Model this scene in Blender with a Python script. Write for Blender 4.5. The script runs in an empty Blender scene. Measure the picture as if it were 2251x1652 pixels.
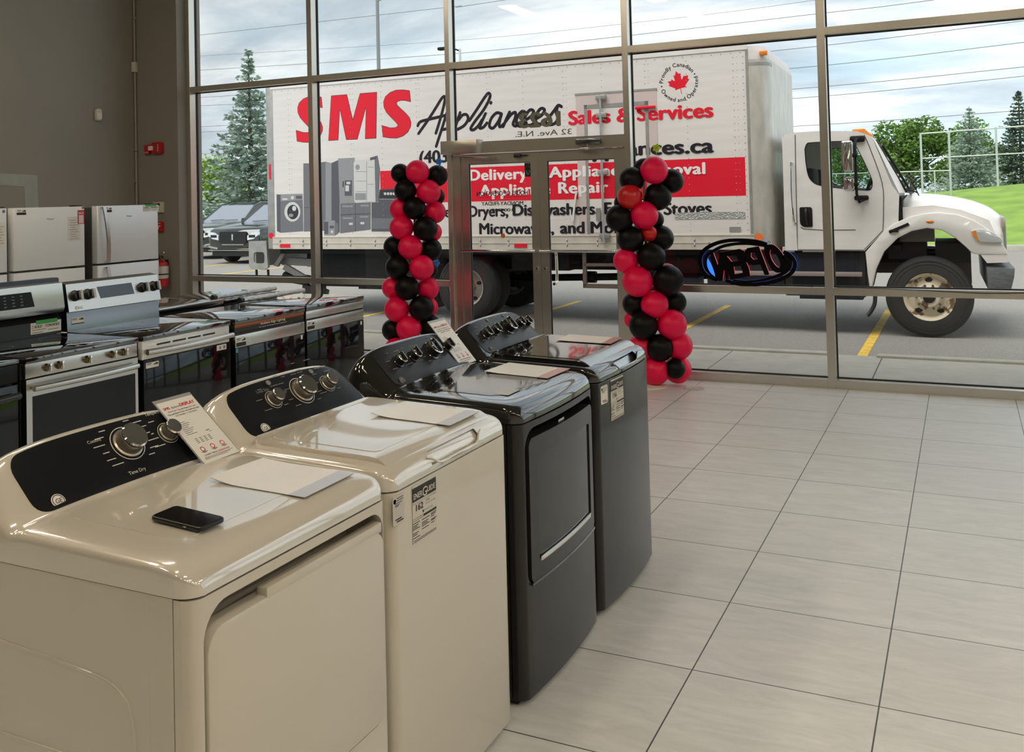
import bpy, bmesh, math, random
from mathutils import Vector, Matrix
from mathutils.geometry import tessellate_polygon
random.seed(7)
PI = math.pi
SC = bpy.context.scene
COL = SC.collection
# ------------------------------------------------------------------ camera
def setup_camera():
    yaw, pitch, roll = -0.4613, 0.0279, -0.0242
    cy, sy, cp, sp = math.cos(yaw), math.sin(yaw), math.cos(pitch), math.sin(pitch)
    w = Vector((sy*cp, cy*cp, sp)); r = Vector((cy, -sy, 0)); u = r.cross(w)
    cr, sr = math.cos(roll), math.sin(roll)
    r2 = cr*r + sr*u; u2 = -sr*r + cr*u
    cam = bpy.data.cameras.new('camera')
    cam.sensor_fit = 'HORIZONTAL'; cam.sensor_width = 36.0
    cam.lens = 36.0*2127.8/2251
    cam.shift_x = (1125.5-1057.99)/2251
    cam.shift_y = -(826-372.36)/2251
    cam.clip_end = 600
    o = bpy.data.objects.new('camera', cam); COL.objects.link(o)
    m = Matrix((r2, u2, -w)).transposed().to_4x4()
    m.translation = Vector((2.1315, -8.6149, 1.6816))
    o.matrix_world = m
    SC.camera = o
setup_camera()
# ------------------------------------------------------------------ world, sun, exposure
def setup_world():
    wd = bpy.data.worlds.new('cloudy_sky'); SC.world = wd
    wd.use_nodes = True
    nt = wd.node_tree; nt.nodes.clear(); N = nt.nodes.new; L = nt.links.new
    tc = N('ShaderNodeTexCoord'); sep = N('ShaderNodeSeparateXYZ'); L(tc.outputs['Generated'], sep.inputs[0])
    add = N('ShaderNodeMath'); add.operation = 'ADD'; add.inputs[1].default_value = 0.22; L(sep.outputs['Z'], add.inputs[0])
    mx = N('ShaderNodeMath'); mx.operation = 'MAXIMUM'; mx.inputs[1].default_value = 0.05; L(add.outputs[0], mx.inputs[0])
    comb = N('ShaderNodeCombineXYZ')
    for i, ax in enumerate(('X', 'Y')):
        d = N('ShaderNodeMath'); d.operation = 'DIVIDE'; L(sep.outputs[ax], d.inputs[0]); L(mx.outputs[0], d.inputs[1]); L(d.outputs[0], comb.inputs[i])
    mp = N('ShaderNodeMapping'); mp.inputs['Scale'].default_value = (0.75, 1.35, 1); mp.inputs['Location'].default_value = (3.1, 1.7, 0); L(comb.outputs[0], mp.inputs[0])
    n1 = N('ShaderNodeTexNoise'); n1.inputs['Scale'].default_value = 1.5; n1.inputs['Detail'].default_value = 9; n1.inputs['Roughness'].default_value = 0.6; n1.inputs['Distortion'].default_value = 0.35
    L(mp.outputs[0], n1.inputs['Vector'])
    cr = N('ShaderNodeValToRGB'); L(n1.outputs['Fac'], cr.inputs[0])
    e = cr.color_ramp.elements
    e[0].position = 0.30; e[0].color = (0.36, 0.43, 0.50, 1)
    e[1].position = 0.62; e[1].color = (0.90, 0.92, 0.92, 1)
    k = cr.color_ramp.elements.new(0.46); k.color = (0.54, 0.61, 0.67, 1)
    # brighter towards the east side of the sky and low down
    gx = N('ShaderNodeMapRange'); gx.inputs['From Min'].default_value = -0.75; gx.inputs['From Max'].default_value = 0.25
    gx.inputs['To Min'].default_value = 0.74; gx.inputs['To Max'].default_value = 1.28; L(sep.outputs['X'], gx.inputs['Value'])
    gz = N('ShaderNodeMapRange'); gz.inputs['From Min'].default_value = 0.0; gz.inputs['From Max'].default_value = 0.28
    gz.inputs['To Min'].default_value = 1.22; gz.inputs['To Max'].default_value = 1.0; L(sep.outputs['Z'], gz.inputs['Value'])
    mm = N('ShaderNodeMath'); mm.operation = 'MULTIPLY'; L(gx.outputs[0], mm.inputs[0]); L(gz.outputs[0], mm.inputs[1])
    # pale blue openings near the horizon
    n2 = N('ShaderNodeTexNoise'); n2.inputs['Scale'].default_value = 1.1; n2.inputs['Detail'].default_value = 4; L(mp.outputs[0], n2.inputs['Vector'])
    hz = N('ShaderNodeMapRange'); hz.inputs['From Min'].default_value = 0.02; hz.inputs['From Max'].default_value = 0.2; hz.inputs['To Min'].default_value = 1; hz.inputs['To Max'].default_value = 0.1; L(sep.outputs['Z'], hz.inputs['Value'])
    b2 = N('ShaderNodeMapRange'); b2.inputs['From Min'].default_value = 0.5; b2.inputs['From Max'].default_value = 0.62; L(n2.outputs['Fac'], b2.inputs['Value'])
    bm_ = N('ShaderNodeMath'); bm_.operation = 'MULTIPLY'; L(hz.outputs[0], bm_.inputs[0]); L(b2.outputs[0], bm_.inputs[1])
    mixb = N('ShaderNodeMix'); mixb.data_type = 'RGBA'; L(bm_.outputs[0], mixb.inputs['Factor']); L(cr.outputs[0], mixb.inputs['A']); mixb.inputs['B'].default_value = (0.50, 0.70, 0.82, 1)
    bg = N('ShaderNodeBackground'); L(mixb.outputs['Result'], bg.inputs['Color']); 
    ms = N('ShaderNodeMath'); ms.operation = 'MULTIPLY'; ms.inputs[1].default_value = SKY; L(mm.outputs[0], ms.inputs[0]); L(ms.outputs[0], bg.inputs['Strength'])
    out = N('ShaderNodeOutputWorld'); L(bg.outputs[0], out.inputs[0])
SKY = 1.04
SUN = 2.9
LAMP = 21.0
LAMP_COLOR = (1.0, 0.85, 0.64)
setup_world()
def setup_sun():
    l = bpy.data.lights.new('veiled_sun', 'SUN'); l.energy = SUN; l.angle = math.radians(50); l.color = (1, 0.97, 0.92)
    o = bpy.data.objects.new('veiled_sun', l); COL.objects.link(o)
    d = Vector((0.25, 0.55, -1.0))
    o.rotation_euler = d.to_track_quat('-Z', 'Y').to_euler()
    o.location = (0, 2, 12)
setup_sun()
SC.view_settings.view_transform = 'Standard'; SC.view_settings.look = 'None'
SC.view_settings.exposure = 0.34; SC.view_settings.gamma = 1.0; SC.view_settings.use_curve_mapping = False
SC.cycles.use_denoising = True
SC.cycles.max_bounces = 10; SC.cycles.transparent_max_bounces = 24; SC.cycles.diffuse_bounces = 4; SC.cycles.glossy_bounces = 5
SC.cycles.sample_clamp_indirect = 6.0
# ------------------------------------------------------------------ materials
MATS = {}
def mat(name, col, rough=0.5, metal=0.0, coat=0.0, spec=0.5, emit=0.0, noise=None, bump=None, coat_rough=0.03, alpha=1.0, ior=1.5, coat_ior=1.5):
    if name in MATS: return MATS[name]
    m = bpy.data.materials.new(name); m.use_nodes = True
    nt = m.node_tree; b = nt.nodes['Principled BSDF']
    b.inputs['Base Color'].default_value = (*col, 1); b.inputs['Roughness'].default_value = rough
    b.inputs['Metallic'].default_value = metal; b.inputs['Specular IOR Level'].default_value = spec
    b.inputs['Coat Weight'].default_value = coat; b.inputs['Coat Roughness'].default_value = coat_rough
    b.inputs['IOR'].default_value = ior; b.inputs['Coat IOR'].default_value = coat_ior
    if alpha < 1: b.inputs['Alpha'].default_value = alpha
    if emit:
        b.inputs['Emission Color'].default_value = (*col, 1); b.inputs['Emission Strength'].default_value = emit
    N = nt.nodes.new; L = nt.links.new
    if noise or bump:
        tc = N('ShaderNodeTexCoord')
    if noise:   # (scale, amount, stretch)
        sc, amt, st = noise
        mp = N('ShaderNodeMapping'); mp.inputs['Scale'].default_value = st; L(tc.outputs['Object'], mp.inputs[0])
        n = N('ShaderNodeTexNoise'); n.inputs['Scale'].default_value = sc; n.inputs['Detail'].default_value = 5; L(mp.outputs[0], n.inputs['Vector'])
        mr = N('ShaderNodeMapRange'); mr.inputs['From Min'].default_value = 0.3; mr.inputs['From Max'].default_value = 0.7
        mr.inputs['To Min'].default_value = 1-amt; mr.inputs['To Max'].default_value = 1+amt; L(n.outputs['Fac'], mr.inputs['Value'])
        mix = N('ShaderNodeVectorMath'); mix.operation = 'MULTIPLY'; mix.inputs[0].default_value = col; L(mr.outputs[0], mix.inputs[1]); L(mix.outputs[0], b.inputs['Base Color'])
    if bump:    # (scale, strength, stretch)
        sc, s, st = bump
        mp = N('ShaderNodeMapping'); mp.inputs['Scale'].default_value = st; L(tc.outputs['Object'], mp.inputs[0])
        n = N('ShaderNodeTexNoise'); n.inputs['Scale'].default_value = sc; n.inputs['Detail'].default_value = 3; L(mp.outputs[0], n.inputs['Vector'])
        bp = N('ShaderNodeBump'); bp.inputs['Strength'].default_value = s; bp.inputs['Distance'].default_value = 0.02; L(n.outputs['Fac'], bp.inputs['Height']); L(bp.outputs[0], b.inputs['Normal'])
    MATS[name] = m
    return m
def glass(name, tint=(0.95, 0.97, 0.96), refl=1.0, ior=1.5):
    if name in MATS: return MATS[name]
    m = bpy.data.materials.new(name); m.use_nodes = True
    nt = m.node_tree; nt.nodes.clear(); N = nt.nodes.new; L = nt.links.new
    t = N('ShaderNodeBsdfTransparent'); t.inputs[0].default_value = (*tint, 1)
    g = N('ShaderNodeBsdfGlossy'); g.inputs['Roughness'].default_value = 0.0; g.inputs[0].default_value = (refl, refl, refl, 1)
    f = N('ShaderNodeFresnel'); gm = N('ShaderNodeNewGeometry'); io = N('ShaderNodeMapRange'); io.inputs['To Min'].default_value = ior; io.inputs['To Max'].default_value = 1/ior; L(gm.outputs['Backfacing'], io.inputs['Value']); L(io.outputs[0], f.inputs['IOR'])
    mx = N('ShaderNodeMixShader'); L(f.outputs[0], mx.inputs[0]); L(t.outputs[0], mx.inputs[1]); L(g.outputs[0], mx.inputs[2])
    o = N('ShaderNodeOutputMaterial'); L(mx.outputs[0], o.inputs[0])
    MATS[name] = m
    return m
def floor_mat():
    m = bpy.data.materials.new('porcelain_floor_tile'); m.use_nodes = True
    nt = m.node_tree; b = nt.nodes['Principled BSDF']; N = nt.nodes.new; L = nt.links.new
    tc = N('ShaderNodeTexCoord'); mp = N('ShaderNodeMapping'); mp.inputs['Location'].default_value = (61.0, 61.36+0.3003, 0); L(tc.outputs['Object'], mp.inputs[0])
    br = N('ShaderNodeTexBrick'); br.offset = 0.0; br.squash = 1.0
    br.inputs['Scale'].default_value = 1.0; br.inputs['Mortar Size'].default_value = 0.0028; br.inputs['Mortar Smooth'].default_value = 0.2
    br.inputs['Brick Width'].default_value = 0.61; br.inputs['Row Height'].default_value = 0.6136
    br.inputs['Color1'].default_value = (0.70, 0.705, 0.69, 1); br.inputs['Color2'].default_value = (0.74, 0.745, 0.73, 1); br.inputs['Mortar'].default_value = (0.05, 0.048, 0.045, 1)
    L(mp.outputs[0], br.inputs['Vector'])
    m2 = N('ShaderNodeMapping'); m2.inputs['Scale'].default_value = (1.2, 4.5, 1); m2.inputs['Rotation'].default_value = (0, 0, 0.25); L(tc.outputs['Object'], m2.inputs[0])
    n = N('ShaderNodeTexNoise'); n.inputs['Scale'].default_value = 3.0; n.inputs['Detail'].default_value = 9; n.inputs['Roughness'].default_value = 0.68; n.inputs['Distortion'].default_value = 1.0; L(m2.outputs[0], n.inputs['Vector'])
    mr = N('ShaderNodeMapRange'); mr.inputs['From Min'].default_value = 0.3; mr.inputs['From Max'].default_value = 0.72; mr.inputs['To Min'].default_value = 0.90; mr.inputs['To Max'].default_value = 1.12; L(n.outputs['Fac'], mr.inputs['Value'])
    mu = N('ShaderNodeVectorMath'); mu.operation = 'MULTIPLY'; L(br.outputs['Color'], mu.inputs[0]); L(mr.outputs[0], mu.inputs[1]); L(mu.outputs[0], b.inputs['Base Color'])
    r = N('ShaderNodeMapRange'); r.inputs['To Min'].default_value = 0.26; r.inputs['To Max'].default_value = 0.42; L(n.outputs['Fac'], r.inputs['Value']); L(r.outputs[0], b.inputs['Roughness'])
    b.inputs['Specular IOR Level'].default_value = 0.55
    return m
# ------------------------------------------------------------------ mesh helpers
class MB:
    def __init__(s, off=(0, 0, 0)): s.v = []; s.f = []; s.mi = []; s.off = Vector(off)
    def add(s, vs, fs, mi=0, M=None):
        n = len(s.v)
        s.v += [((M @ Vector(p)) if M else Vector(p)) for p in vs]
        s.f += [tuple(i+n for i in f) for f in fs]; s.mi += [mi]*len(fs)
        return s
    def box(s, x0, x1, y0, y1, z0, z1, mi=0, bev=0.0, seg=2, M=None):
        if bev <= 0:
            vs = [(x, y, z) for x in (x0, x1) for y in (y0, y1) for z in (z0, z1)]
            return s.add(vs, [(0, 1, 3, 2), (4, 6, 7, 5), (0, 4, 5, 1), (2, 3, 7, 6), (0, 2, 6, 4), (1, 5, 7, 3)], mi, M)
        bm = bmesh.new(); bmesh.ops.create_cube(bm, size=1.0)
        for v in bm.verts: v.co = Vector(((x0+x1)/2+v.co.x*(x1-x0), (y0+y1)/2+v.co.y*(y1-y0), (z0+z1)/2+v.co.z*(z1-z0)))
        bmesh.ops.bevel(bm, geom=list(bm.edges), offset=bev, segments=seg, profile=0.5, affect='EDGES')
        return s.frombm(bm, mi, M)
    def frombm(s, bm, mi=0, M=None):
        bm.verts.index_update()
        s.add([v.co.copy() for v in bm.verts], [tuple(v.index for v in f.verts) for f in bm.faces], mi, M); bm.free(); return s
    def prism(s, pts, ax, a, b, mi=0, holes=(), bev=0.0, M=None):
        def P(p, t): return {'x': (t, p[0], p[1]), 'y': (p[0], t, p[1]), 'z': (p[0], p[1], t)}[ax]
        loops = [list(pts)]+[list(h) for h in holes]
        if bev > 0 and not holes:
            bm = bmesh.new(); va = [bm.verts.new(P(p, a)) for p in pts]; vb = [bm.verts.new(P(p, b)) for p in pts]
            fa = bm.faces.new(va); fb = bm.faces.new(vb[::-1]); k = len(pts)
            for i in range(k): bm.faces.new((va[i], vb[i], vb[(i+1) % k], va[(i+1) % k]))
            bmesh.ops.recalc_face_normals(bm, faces=bm.faces)
            ed = set(fb.edges) if bev else set()
            ed |= set(fa.edges)
            bmesh.ops.bevel(bm, geom=list(ed), offset=bev, segments=2, profile=0.5, affect='EDGES')
            return s.frombm(bm, mi, M)
        flat = [p for l in loops for p in l]; n = len(flat)
        tris = tessellate_polygon([[Vector((p[0], p[1], 0)) for p in l] for l in loops])
        vs = [P(p, a) for p in flat]+[P(p, b) for p in flat]
        if holes: fs = [tuple(t) for t in tris]+[tuple(i+n for i in reversed(t)) for t in tris]
        else: fs = [tuple(range(n)), tuple(range(2*n-1, n-1, -1))]
        o = 0
        for l in loops:
            k = len(l); fs += [(o+i, o+(i+1) % k, o+(i+1) % k+n, o+i+n) for i in range(k)]; o += k
        return s.add(vs, fs, mi, M)
    def flat(s, pts, ax, a, mi=0, holes=(), M=None):
        def P(p): return {'x': (a, p[0], p[1]), 'y': (p[0], a, p[1]), 'z': (p[0], p[1], a)}[ax]
        if not holes: return s.add([P(p) for p in pts], [tuple(range(len(pts)))], mi, M)
        loops = [list(pts)]+[list(h) for h in holes]
        tris = tessellate_polygon([[Vector((p[0], p[1], 0)) for p in l] for l in loops])
        return s.add([P(p) for l in loops for p in l], [tuple(t) for t in tris], mi, M)
    def tube(s, path, r, n=10, mi=0, caps=True, closed=False, M=None):
        P = [Vector(p) for p in path]; k = len(P); rows = []
        R = r if isinstance(r, (list, tuple)) else [r]*k
        up = None
        for i in range(k):
            if closed: t = P[(i+1) % k]-P[i-1]
            else: t = P[min(i+1, k-1)]-P[max(i-1, 0)]
            t.normalize()
            if up is None:
                up = Vector((0, 0, 1)) if abs(t.z) < 0.9 else Vector((1, 0, 0))
            a = t.cross(up)
            if a.length < 1e-5: a = t.cross(Vector((0.3, 0.8, 0.5)))
            a.normalize(); b = a.cross(t); up = b
            rows.append([P[i]+a*math.cos(2*PI*j/n)*R[i]+b*math.sin(2*PI*j/n)*R[i] for j in range(n)])
        vs = [p for row in rows for p in row]; fs = []
        for i in range(k if closed else k-1):
            for j in range(n):
                i2 = (i+1) % k
                fs.append((i*n+j, i*n+(j+1) % n, i2*n+(j+1) % n, i2*n+j))
        if caps and not closed: fs += [tuple(range(n-1, -1, -1)), tuple(range((k-1)*n, k*n))]
        return s.add(vs, fs, mi, M)
    def lathe(s, prof, c=(0, 0, 0), ax=(0, 0, 1), n=24, mi=0, caps=True):
        # prof: (radius, height) along the axis
        a = Vector(ax).normalized(); M = Vector((0, 0, 1)).rotation_difference(a).to_matrix().to_4x4(); M.translation = Vector(c)
        vs = []; fs = []; k = len(prof)
        for r, h in prof:
            vs += [(r*math.cos(2*PI*j/n), r*math.sin(2*PI*j/n), h) for j in range(n)]
        for i in range(k-1):
            for j in range(n): fs.append((i*n+j, i*n+(j+1) % n, (i+1)*n+(j+1) % n, (i+1)*n+j))
        if caps and prof[0][0] > 1e-6: fs.append(tuple(range(n-1, -1, -1)))
        if caps and prof[-1][0] > 1e-6: fs.append(tuple(range((k-1)*n, k*n)))
        return s.add(vs, fs, mi, M)
    def ball(s, c, r, nu=20, nv=12, mi=0, M=None):
        rx, ry, rz = r if isinstance(r, (tuple, list)) else (r, r, r)
        vs = [(c[0], c[1], c[2]-rz)]
        for i in range(1, nv):
            t = -PI/2+PI*i/nv
            vs += [(c[0]+rx*math.cos(t)*math.cos(2*PI*j/nu), c[1]+ry*math.cos(t)*math.sin(2*PI*j/nu), c[2]+rz*math.sin(t)) for j in range(nu)]
        vs.append((c[0], c[1], c[2]+rz)); e = len(vs)-1; fs = []
        for j in range(nu):
            fs.append((0, 1+(j+1) % nu, 1+j)); b = 1+(nv-2)*nu; fs.append((b+j, b+(j+1) % nu, e))
        for i in range(nv-2):
            for j in range(nu): fs.append((1+i*nu+j, 1+i*nu+(j+1) % nu, 1+(i+1)*nu+(j+1) % nu, 1+(i+1)*nu+j))
        return s.add(vs, fs, mi, M)
    def grid(s, rows, mi=0, M=None):
        n = len(rows[0]); vs = [p for r in rows for p in r]
        return s.add(vs, [(i*n+j, i*n+j+1, (i+1)*n+j+1, (i+1)*n+j) for i in range(len(rows)-1) for j in range(n-1)], mi, M)
    def build(s, name, mats, parent=None, smooth=35, weld=1e-5, warp=None, slices=None):
        me = bpy.data.meshes.new(name)
        me.from_pydata([tuple(p+s.off) for p in s.v], [], s.f)
        if not isinstance(mats, (list, tuple)): mats = [mats]
        for m in mats: me.materials.append(m)
        me.polygons.foreach_set('material_index', s.mi)
        bm = bmesh.new(); bm.from_mesh(me)
        if weld: bmesh.ops.remove_doubles(bm, verts=bm.verts, dist=weld)
        if slices:
            ax, vals = slices
            no = {'x': (1, 0, 0), 'y': (0, 1, 0), 'z': (0, 0, 1)}[ax]
            for t in vals:
                bmesh.ops.bisect_plane(bm, geom=list(bm.verts)+list(bm.edges)+list(bm.faces), plane_co=Vector(no)*t, plane_no=no)
        if warp:
            for v in bm.verts: v.co = warp(v.co)
        bmesh.ops.recalc_face_normals(bm, faces=bm.faces)
        bm.to_mesh(me); bm.free()
        if smooth:
            me.polygons.foreach_set('use_smooth', [True]*len(me.polygons)); me.set_sharp_from_angle(angle=math.radians(smooth))
        o = bpy.data.objects.new(name, me); COL.objects.link(o)
        if parent: o.parent = parent
        return o
def rrect(x0, x1, y0, y1, r, n=6):
    rs = r if isinstance(r, (tuple, list)) else (r, r, r, r)   # bl, br, tr, tl
    out = []
    for (cx, cy, a0, rr) in ((x0+rs[0], y0+rs[0], PI, rs[0]), (x1-rs[1], y0+rs[1], 1.5*PI, rs[1]), (x1-rs[2], y1-rs[2], 0, rs[2]), (x0+rs[3], y1-rs[3], 0.5*PI, rs[3])):
        if rr < 1e-6: out.append((cx, cy)); continue
        out += [(cx+rr*math.cos(a0+0.5*PI*i/n), cy+rr*math.sin(a0+0.5*PI*i/n)) for i in range(n+1)]
    return out
def rect(x0, x1, y0, y1): return [(x0, y0), (x1, y0), (x1, y1), (x0, y1)]
def ell(cx, cy, rx, ry, n=28, a0=0.0): return [(cx+rx*math.cos(a0+2*PI*i/n), cy+ry*math.sin(a0+2*PI*i/n)) for i in range(n)]
def sheet(mb, x0, x1, y0, y1, r, zf, t, nx=16, ny=14, mi=0, xs=None):
    """a rounded-corner panel laid on the surface zf(x, y), raised by t, with a skirt down to the surface"""
    rows = []
    X = xs or [x0+(x1-x0)*(0.5-0.5*math.cos(PI*i/nx)) for i in range(nx+1)]
    for x in X:
        d = min(x-x0, x1-x); ins = r-math.sqrt(max(0, r*r-(r-d)**2)) if d < r else 0
        rows.append([(x, y0+ins+(y1-y0-2*ins)*j/ny) for j in range(ny+1)])
    mb.grid([[(x, y, zf(x, y)+t) for x, y in row] for row in rows], mi)
    ring = rows[0]+[rw[-1] for rw in rows[1:-1]]+rows[-1][::-1]+[rw[0] for rw in rows[1:-1]][::-1]
    k = len(ring)
    mb.add([(x, y, zf(x, y)+t) for x, y in ring]+[(x, y, zf(x, y)-0.004) for x, y in ring], [(i, (i+1) % k, (i+1) % k+k, i+k) for i in range(k)], mi)
_TC = {}
def text_raw(s, bold=0.0, spacing=1.0):
    key = (s, bold, spacing)
    if key not in _TC:
        cu = bpy.data.curves.new('t', 'FONT'); cu.body = s; cu.offset = bold; cu.space_character = spacing; cu.resolution_u = 4
        o = bpy.data.objects.new('t', cu); me = bpy.data.meshes.new_from_object(o)
        vs = [v.co.copy() for v in me.vertices]; fs = [tuple(p.vertices) for p in me.polygons]
        bpy.data.objects.remove(o); bpy.data.curves.remove(cu); bpy.data.meshes.remove(me)
        _TC[key] = (vs, fs)
    return _TC[key]
def text(mb, s, O, U, V, w=None, h=None, bold=0.0, shear=0.0, mi=0, base=None, spacing=1.0, align='l'):
    """lettering laid in the plane O + U*x + V*y. w: total width (fits); h: cap height"""
    vs, fs = text_raw(s, 0.0, spacing)
    if not vs: return
    x0 = min(v.x for v in vs)-bold; x1 = max(v.x for v in vs)+bold
    sy = (h or 0.1)/0.73
    sx = w/(x1-x0) if w else sy
    if not h: sy = sx
    ox = {'l': 0, 'c': -0.5, 'r': -1}[align]*(x1-x0)*sx
    O = Vector(O); U = Vector(U); V = Vector(V)
    nn = U.cross(V)
    for k, (dx, dy) in enumerate(((-bold, 0), (bold, 0), (0, bold*0.5), (0, -bold*0.5), (0, 0)) if bold > 0 else ((0, 0),)):
        mb.add([O+nn*(k*0.0016*sy)+U*((v.x+dx-x0)*sx+ox+v.y*sy*shear)+V*((v.y+dy)*sy) for v in vs], fs, mi)
def ribbon(pts, w, n=6):
    """flat brush stroke polygons (2-D) with round ends: list of convex pieces"""
    out = []
    for i, p in enumerate(pts):
        out.append(ell(p[0], p[1], w/2, w/2, 10))
        if i:
            q = pts[i-1]; dx, dy = p[0]-q[0], p[1]-q[1]; L = math.hypot(dx, dy) or 1; nx, ny = -dy/L*w/2, dx/L*w/2
            out.append([(q[0]+nx, q[1]+ny), (q[0]-nx, q[1]-ny), (p[0]-nx, p[1]-ny), (p[0]+nx, p[1]+ny)])
    return out
def smooth_path(pts, k=5):
    """Catmull-Rom through the points"""
    P = [pts[0]]+list(pts)+[pts[-1]]; out = []
    for i in range(1, len(P)-2):
        for j in range(k):
            t = j/k; a, b, c, d = P[i-1], P[i], P[i+1], P[i+2]
            out.append(tuple(0.5*(2*b[m]+(c[m]-a[m])*t+(2*a[m]-5*b[m]+4*c[m]-d[m])*t*t+(3*b[m]-a[m]-3*c[m]+d[m])*t**3) for m in range(len(b))))
    out.append(tuple(pts[-1])); return out
# ------------------------------------------------------------------ tagging
def tag(o, label, cat, group=None, kind=None):
    o['label'] = label; o['category'] = cat
    if group: o['group'] = group
    if kind: o['kind'] = kind
    return o
def thing(name, label, cat, loc=(0, 0, 0), rz=0.0, group=None):
    o = bpy.data.objects.new(name, None); COL.objects.link(o); o.empty_display_size = 0.1
    o.location = loc; o.rotation_euler = (0, 0, rz)
    return tag(o, label, cat, group)
def structure(o, label=None):
    o['kind'] = 'structure'
    if label: o['label'] = label
    return o
def copy_tree(o, parent=None):
    c = o.copy(); COL.objects.link(c)
    if parent: c.parent = parent
    for ch in list(o.children): copy_tree(ch, c)
    return c
# ------------------------------------------------------------------ palette
M_wall = mat('taupe_wall_paint', (0.265, 0.245, 0.21), 0.6, noise=(1.5, 0.04, (1, 1, 1)))
M_ceil = mat('ceiling_paint', (0.22, 0.21, 0.19), 0.8)
M_alu = mat('storefront_aluminium', (0.64, 0.61, 0.55), 0.28, metal=0.9)
M_gasket = mat('black_gasket', (0.012, 0.012, 0.013), 0.6)
M_win = glass('window_glass', (0.98, 0.99, 0.985), 0.4)
M_white = mat('white_enamel', (0.60, 0.56, 0.48), 0.28, coat=0.6, spec=0.6)
M_whitem = mat('white_enamel_glossy', (0.62, 0.58, 0.50), 0.2, coat=1.0, spec=0.8, coat_ior=2.25, bump=(900, 0.012, (1, 1, 1)))
M_blackm = mat('black_enamel_glossy', (0.010, 0.010, 0.009), 0.09, coat=1.0, spec=0.5)
M_slate = mat('diamond_grey_metal', (0.020, 0.020, 0.020), 0.3, metal=0.2, coat=0.25, spec=0.35)
M_blackside = mat('black_painted_steel', (0.01, 0.01, 0.01), 0.45)
M_panel = mat('black_control_glass', (0.010, 0.011, 0.013), 0.34, spec=0.15)
M_chrome = mat('chrome', (0.78, 0.77, 0.74), 0.10, metal=1.0)
M_steel = mat('brushed_stainless', (0.60, 0.585, 0.55), 0.26, metal=1.0, bump=(60, 0.04, (1, 0.02, 30)))
M_steeld = mat('dark_stainless', (0.20, 0.21, 0.22), 0.22, metal=1.0)
M_black = mat('black_plastic', (0.012, 0.012, 0.012), 0.35)
M_ovenglass = mat('black_oven_glass', (0.006, 0.007, 0.008), 0.05, spec=0.35)
M_cooktop = mat('black_ceramic_glass', (0.008, 0.008, 0.010), 0.04, coat=1.0, spec=0.7, coat_ior=2.1, coat_rough=0.02)
M_doorgrey = mat('dark_window_grey', (0.016, 0.0165, 0.0165), 0.12, spec=0.5)
M_paper = mat('white_paper', (0.80, 0.78, 0.72), 0.6)
M_sheet = mat('plastic_sleeve_paper', (0.74, 0.72, 0.68), 0.22, spec=0.7)
M_ink = mat('black_ink', (0.018, 0.016, 0.016), 0.6)
M_greyink = mat('grey_ink', (0.22, 0.21, 0.20), 0.6)
M_print = mat('white_print', (0.62, 0.60, 0.56), 0.5)
M_redink = mat('red_ink', (0.55, 0.02, 0.04), 0.5)
M_green = mat('green_tape', (0.06, 0.40, 0.10), 0.5)
M_red = mat('fire_red', (0.50, 0.012, 0.018), 0.35)
M_cream = mat('cream_plastic', (0.62, 0.58, 0.50), 0.45)
M_fridge = mat('light_stainless_fridge', (0.78, 0.82, 0.85), 0.38, metal=0.3, bump=(40, 0.02, (1, 30, 0.3)))
M_fridgeside = mat('textured_grey_side', (0.07, 0.07, 0.065), 0.55)
M_fridgew = mat('white_fridge', (0.80, 0.82, 0.83), 0.35, spec=0.5)
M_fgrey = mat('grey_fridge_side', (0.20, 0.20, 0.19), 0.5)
# ------------------------------------------------------------------ room shell
XL, XR, YB, ZC = -6.66, 12.0, -14.5, 5.35
fl = structure(MB().box(XL, XR, YB, 0.13, -0.12, 0.0).build('floor', floor_mat()))
structure(MB().box(XL-0.2, XR+0.2, YB-0.2, 0.4, ZC, ZC+0.25).build('ceiling', M_ceil))
wl = structure(MB().box(XL-0.2, XL, YB, 0.3, 0, ZC).build('wall_left', M_wall))
structure(MB().box(XL, -6.0, -0.14, 0.25, 0, ZC).build('wall_front', M_wall))
structure(MB().box(XR, XR+0.2, YB, 0.3, 0, ZC).build('wall_right', mat('pale_wall_paint', (0.42, 0.39, 0.34), 0.6)))
structure(MB().box(XL-0.2, XR+0.2, YB-0.2, YB, 0, ZC).build('wall_back', mat('dark_wall_paint', (0.11, 0.10, 0.09), 0.6)))
structure(MB().box(XL, XL+0.015, YB, -0.16, 0, 0.1).build('baseboard_left', M_black))
# pale putty outline left on the wall where a sign was taken down
pp = MB(); 
def wpatch(y0, z0, y1, z1): return None
top = [(-4.6, 2.06), (-4.2, 2.075), (-3.2, 2.065), (-2.4, 2.05), (-1.75, 2.03), (-1.52, 2.02), (-1.50, 1.4), (-1.66, 1.4), (-1.68, 1.90), (-1.9, 1.915), (-2.35, 1.92), (-2.7, 1.945), (-3.1, 1.94), (-3.15, 1.97), (-3.6, 1.955), (-4.6, 1.95)]
pp.prism(top, 'x', XL+0.0005, XL+0.003)
pp.build('wall_patch', mat('pale_putty', (0.36, 0.37, 0.33), 0.7, noise=(4, 0.08, (1, 1, 1))), wl)
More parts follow.
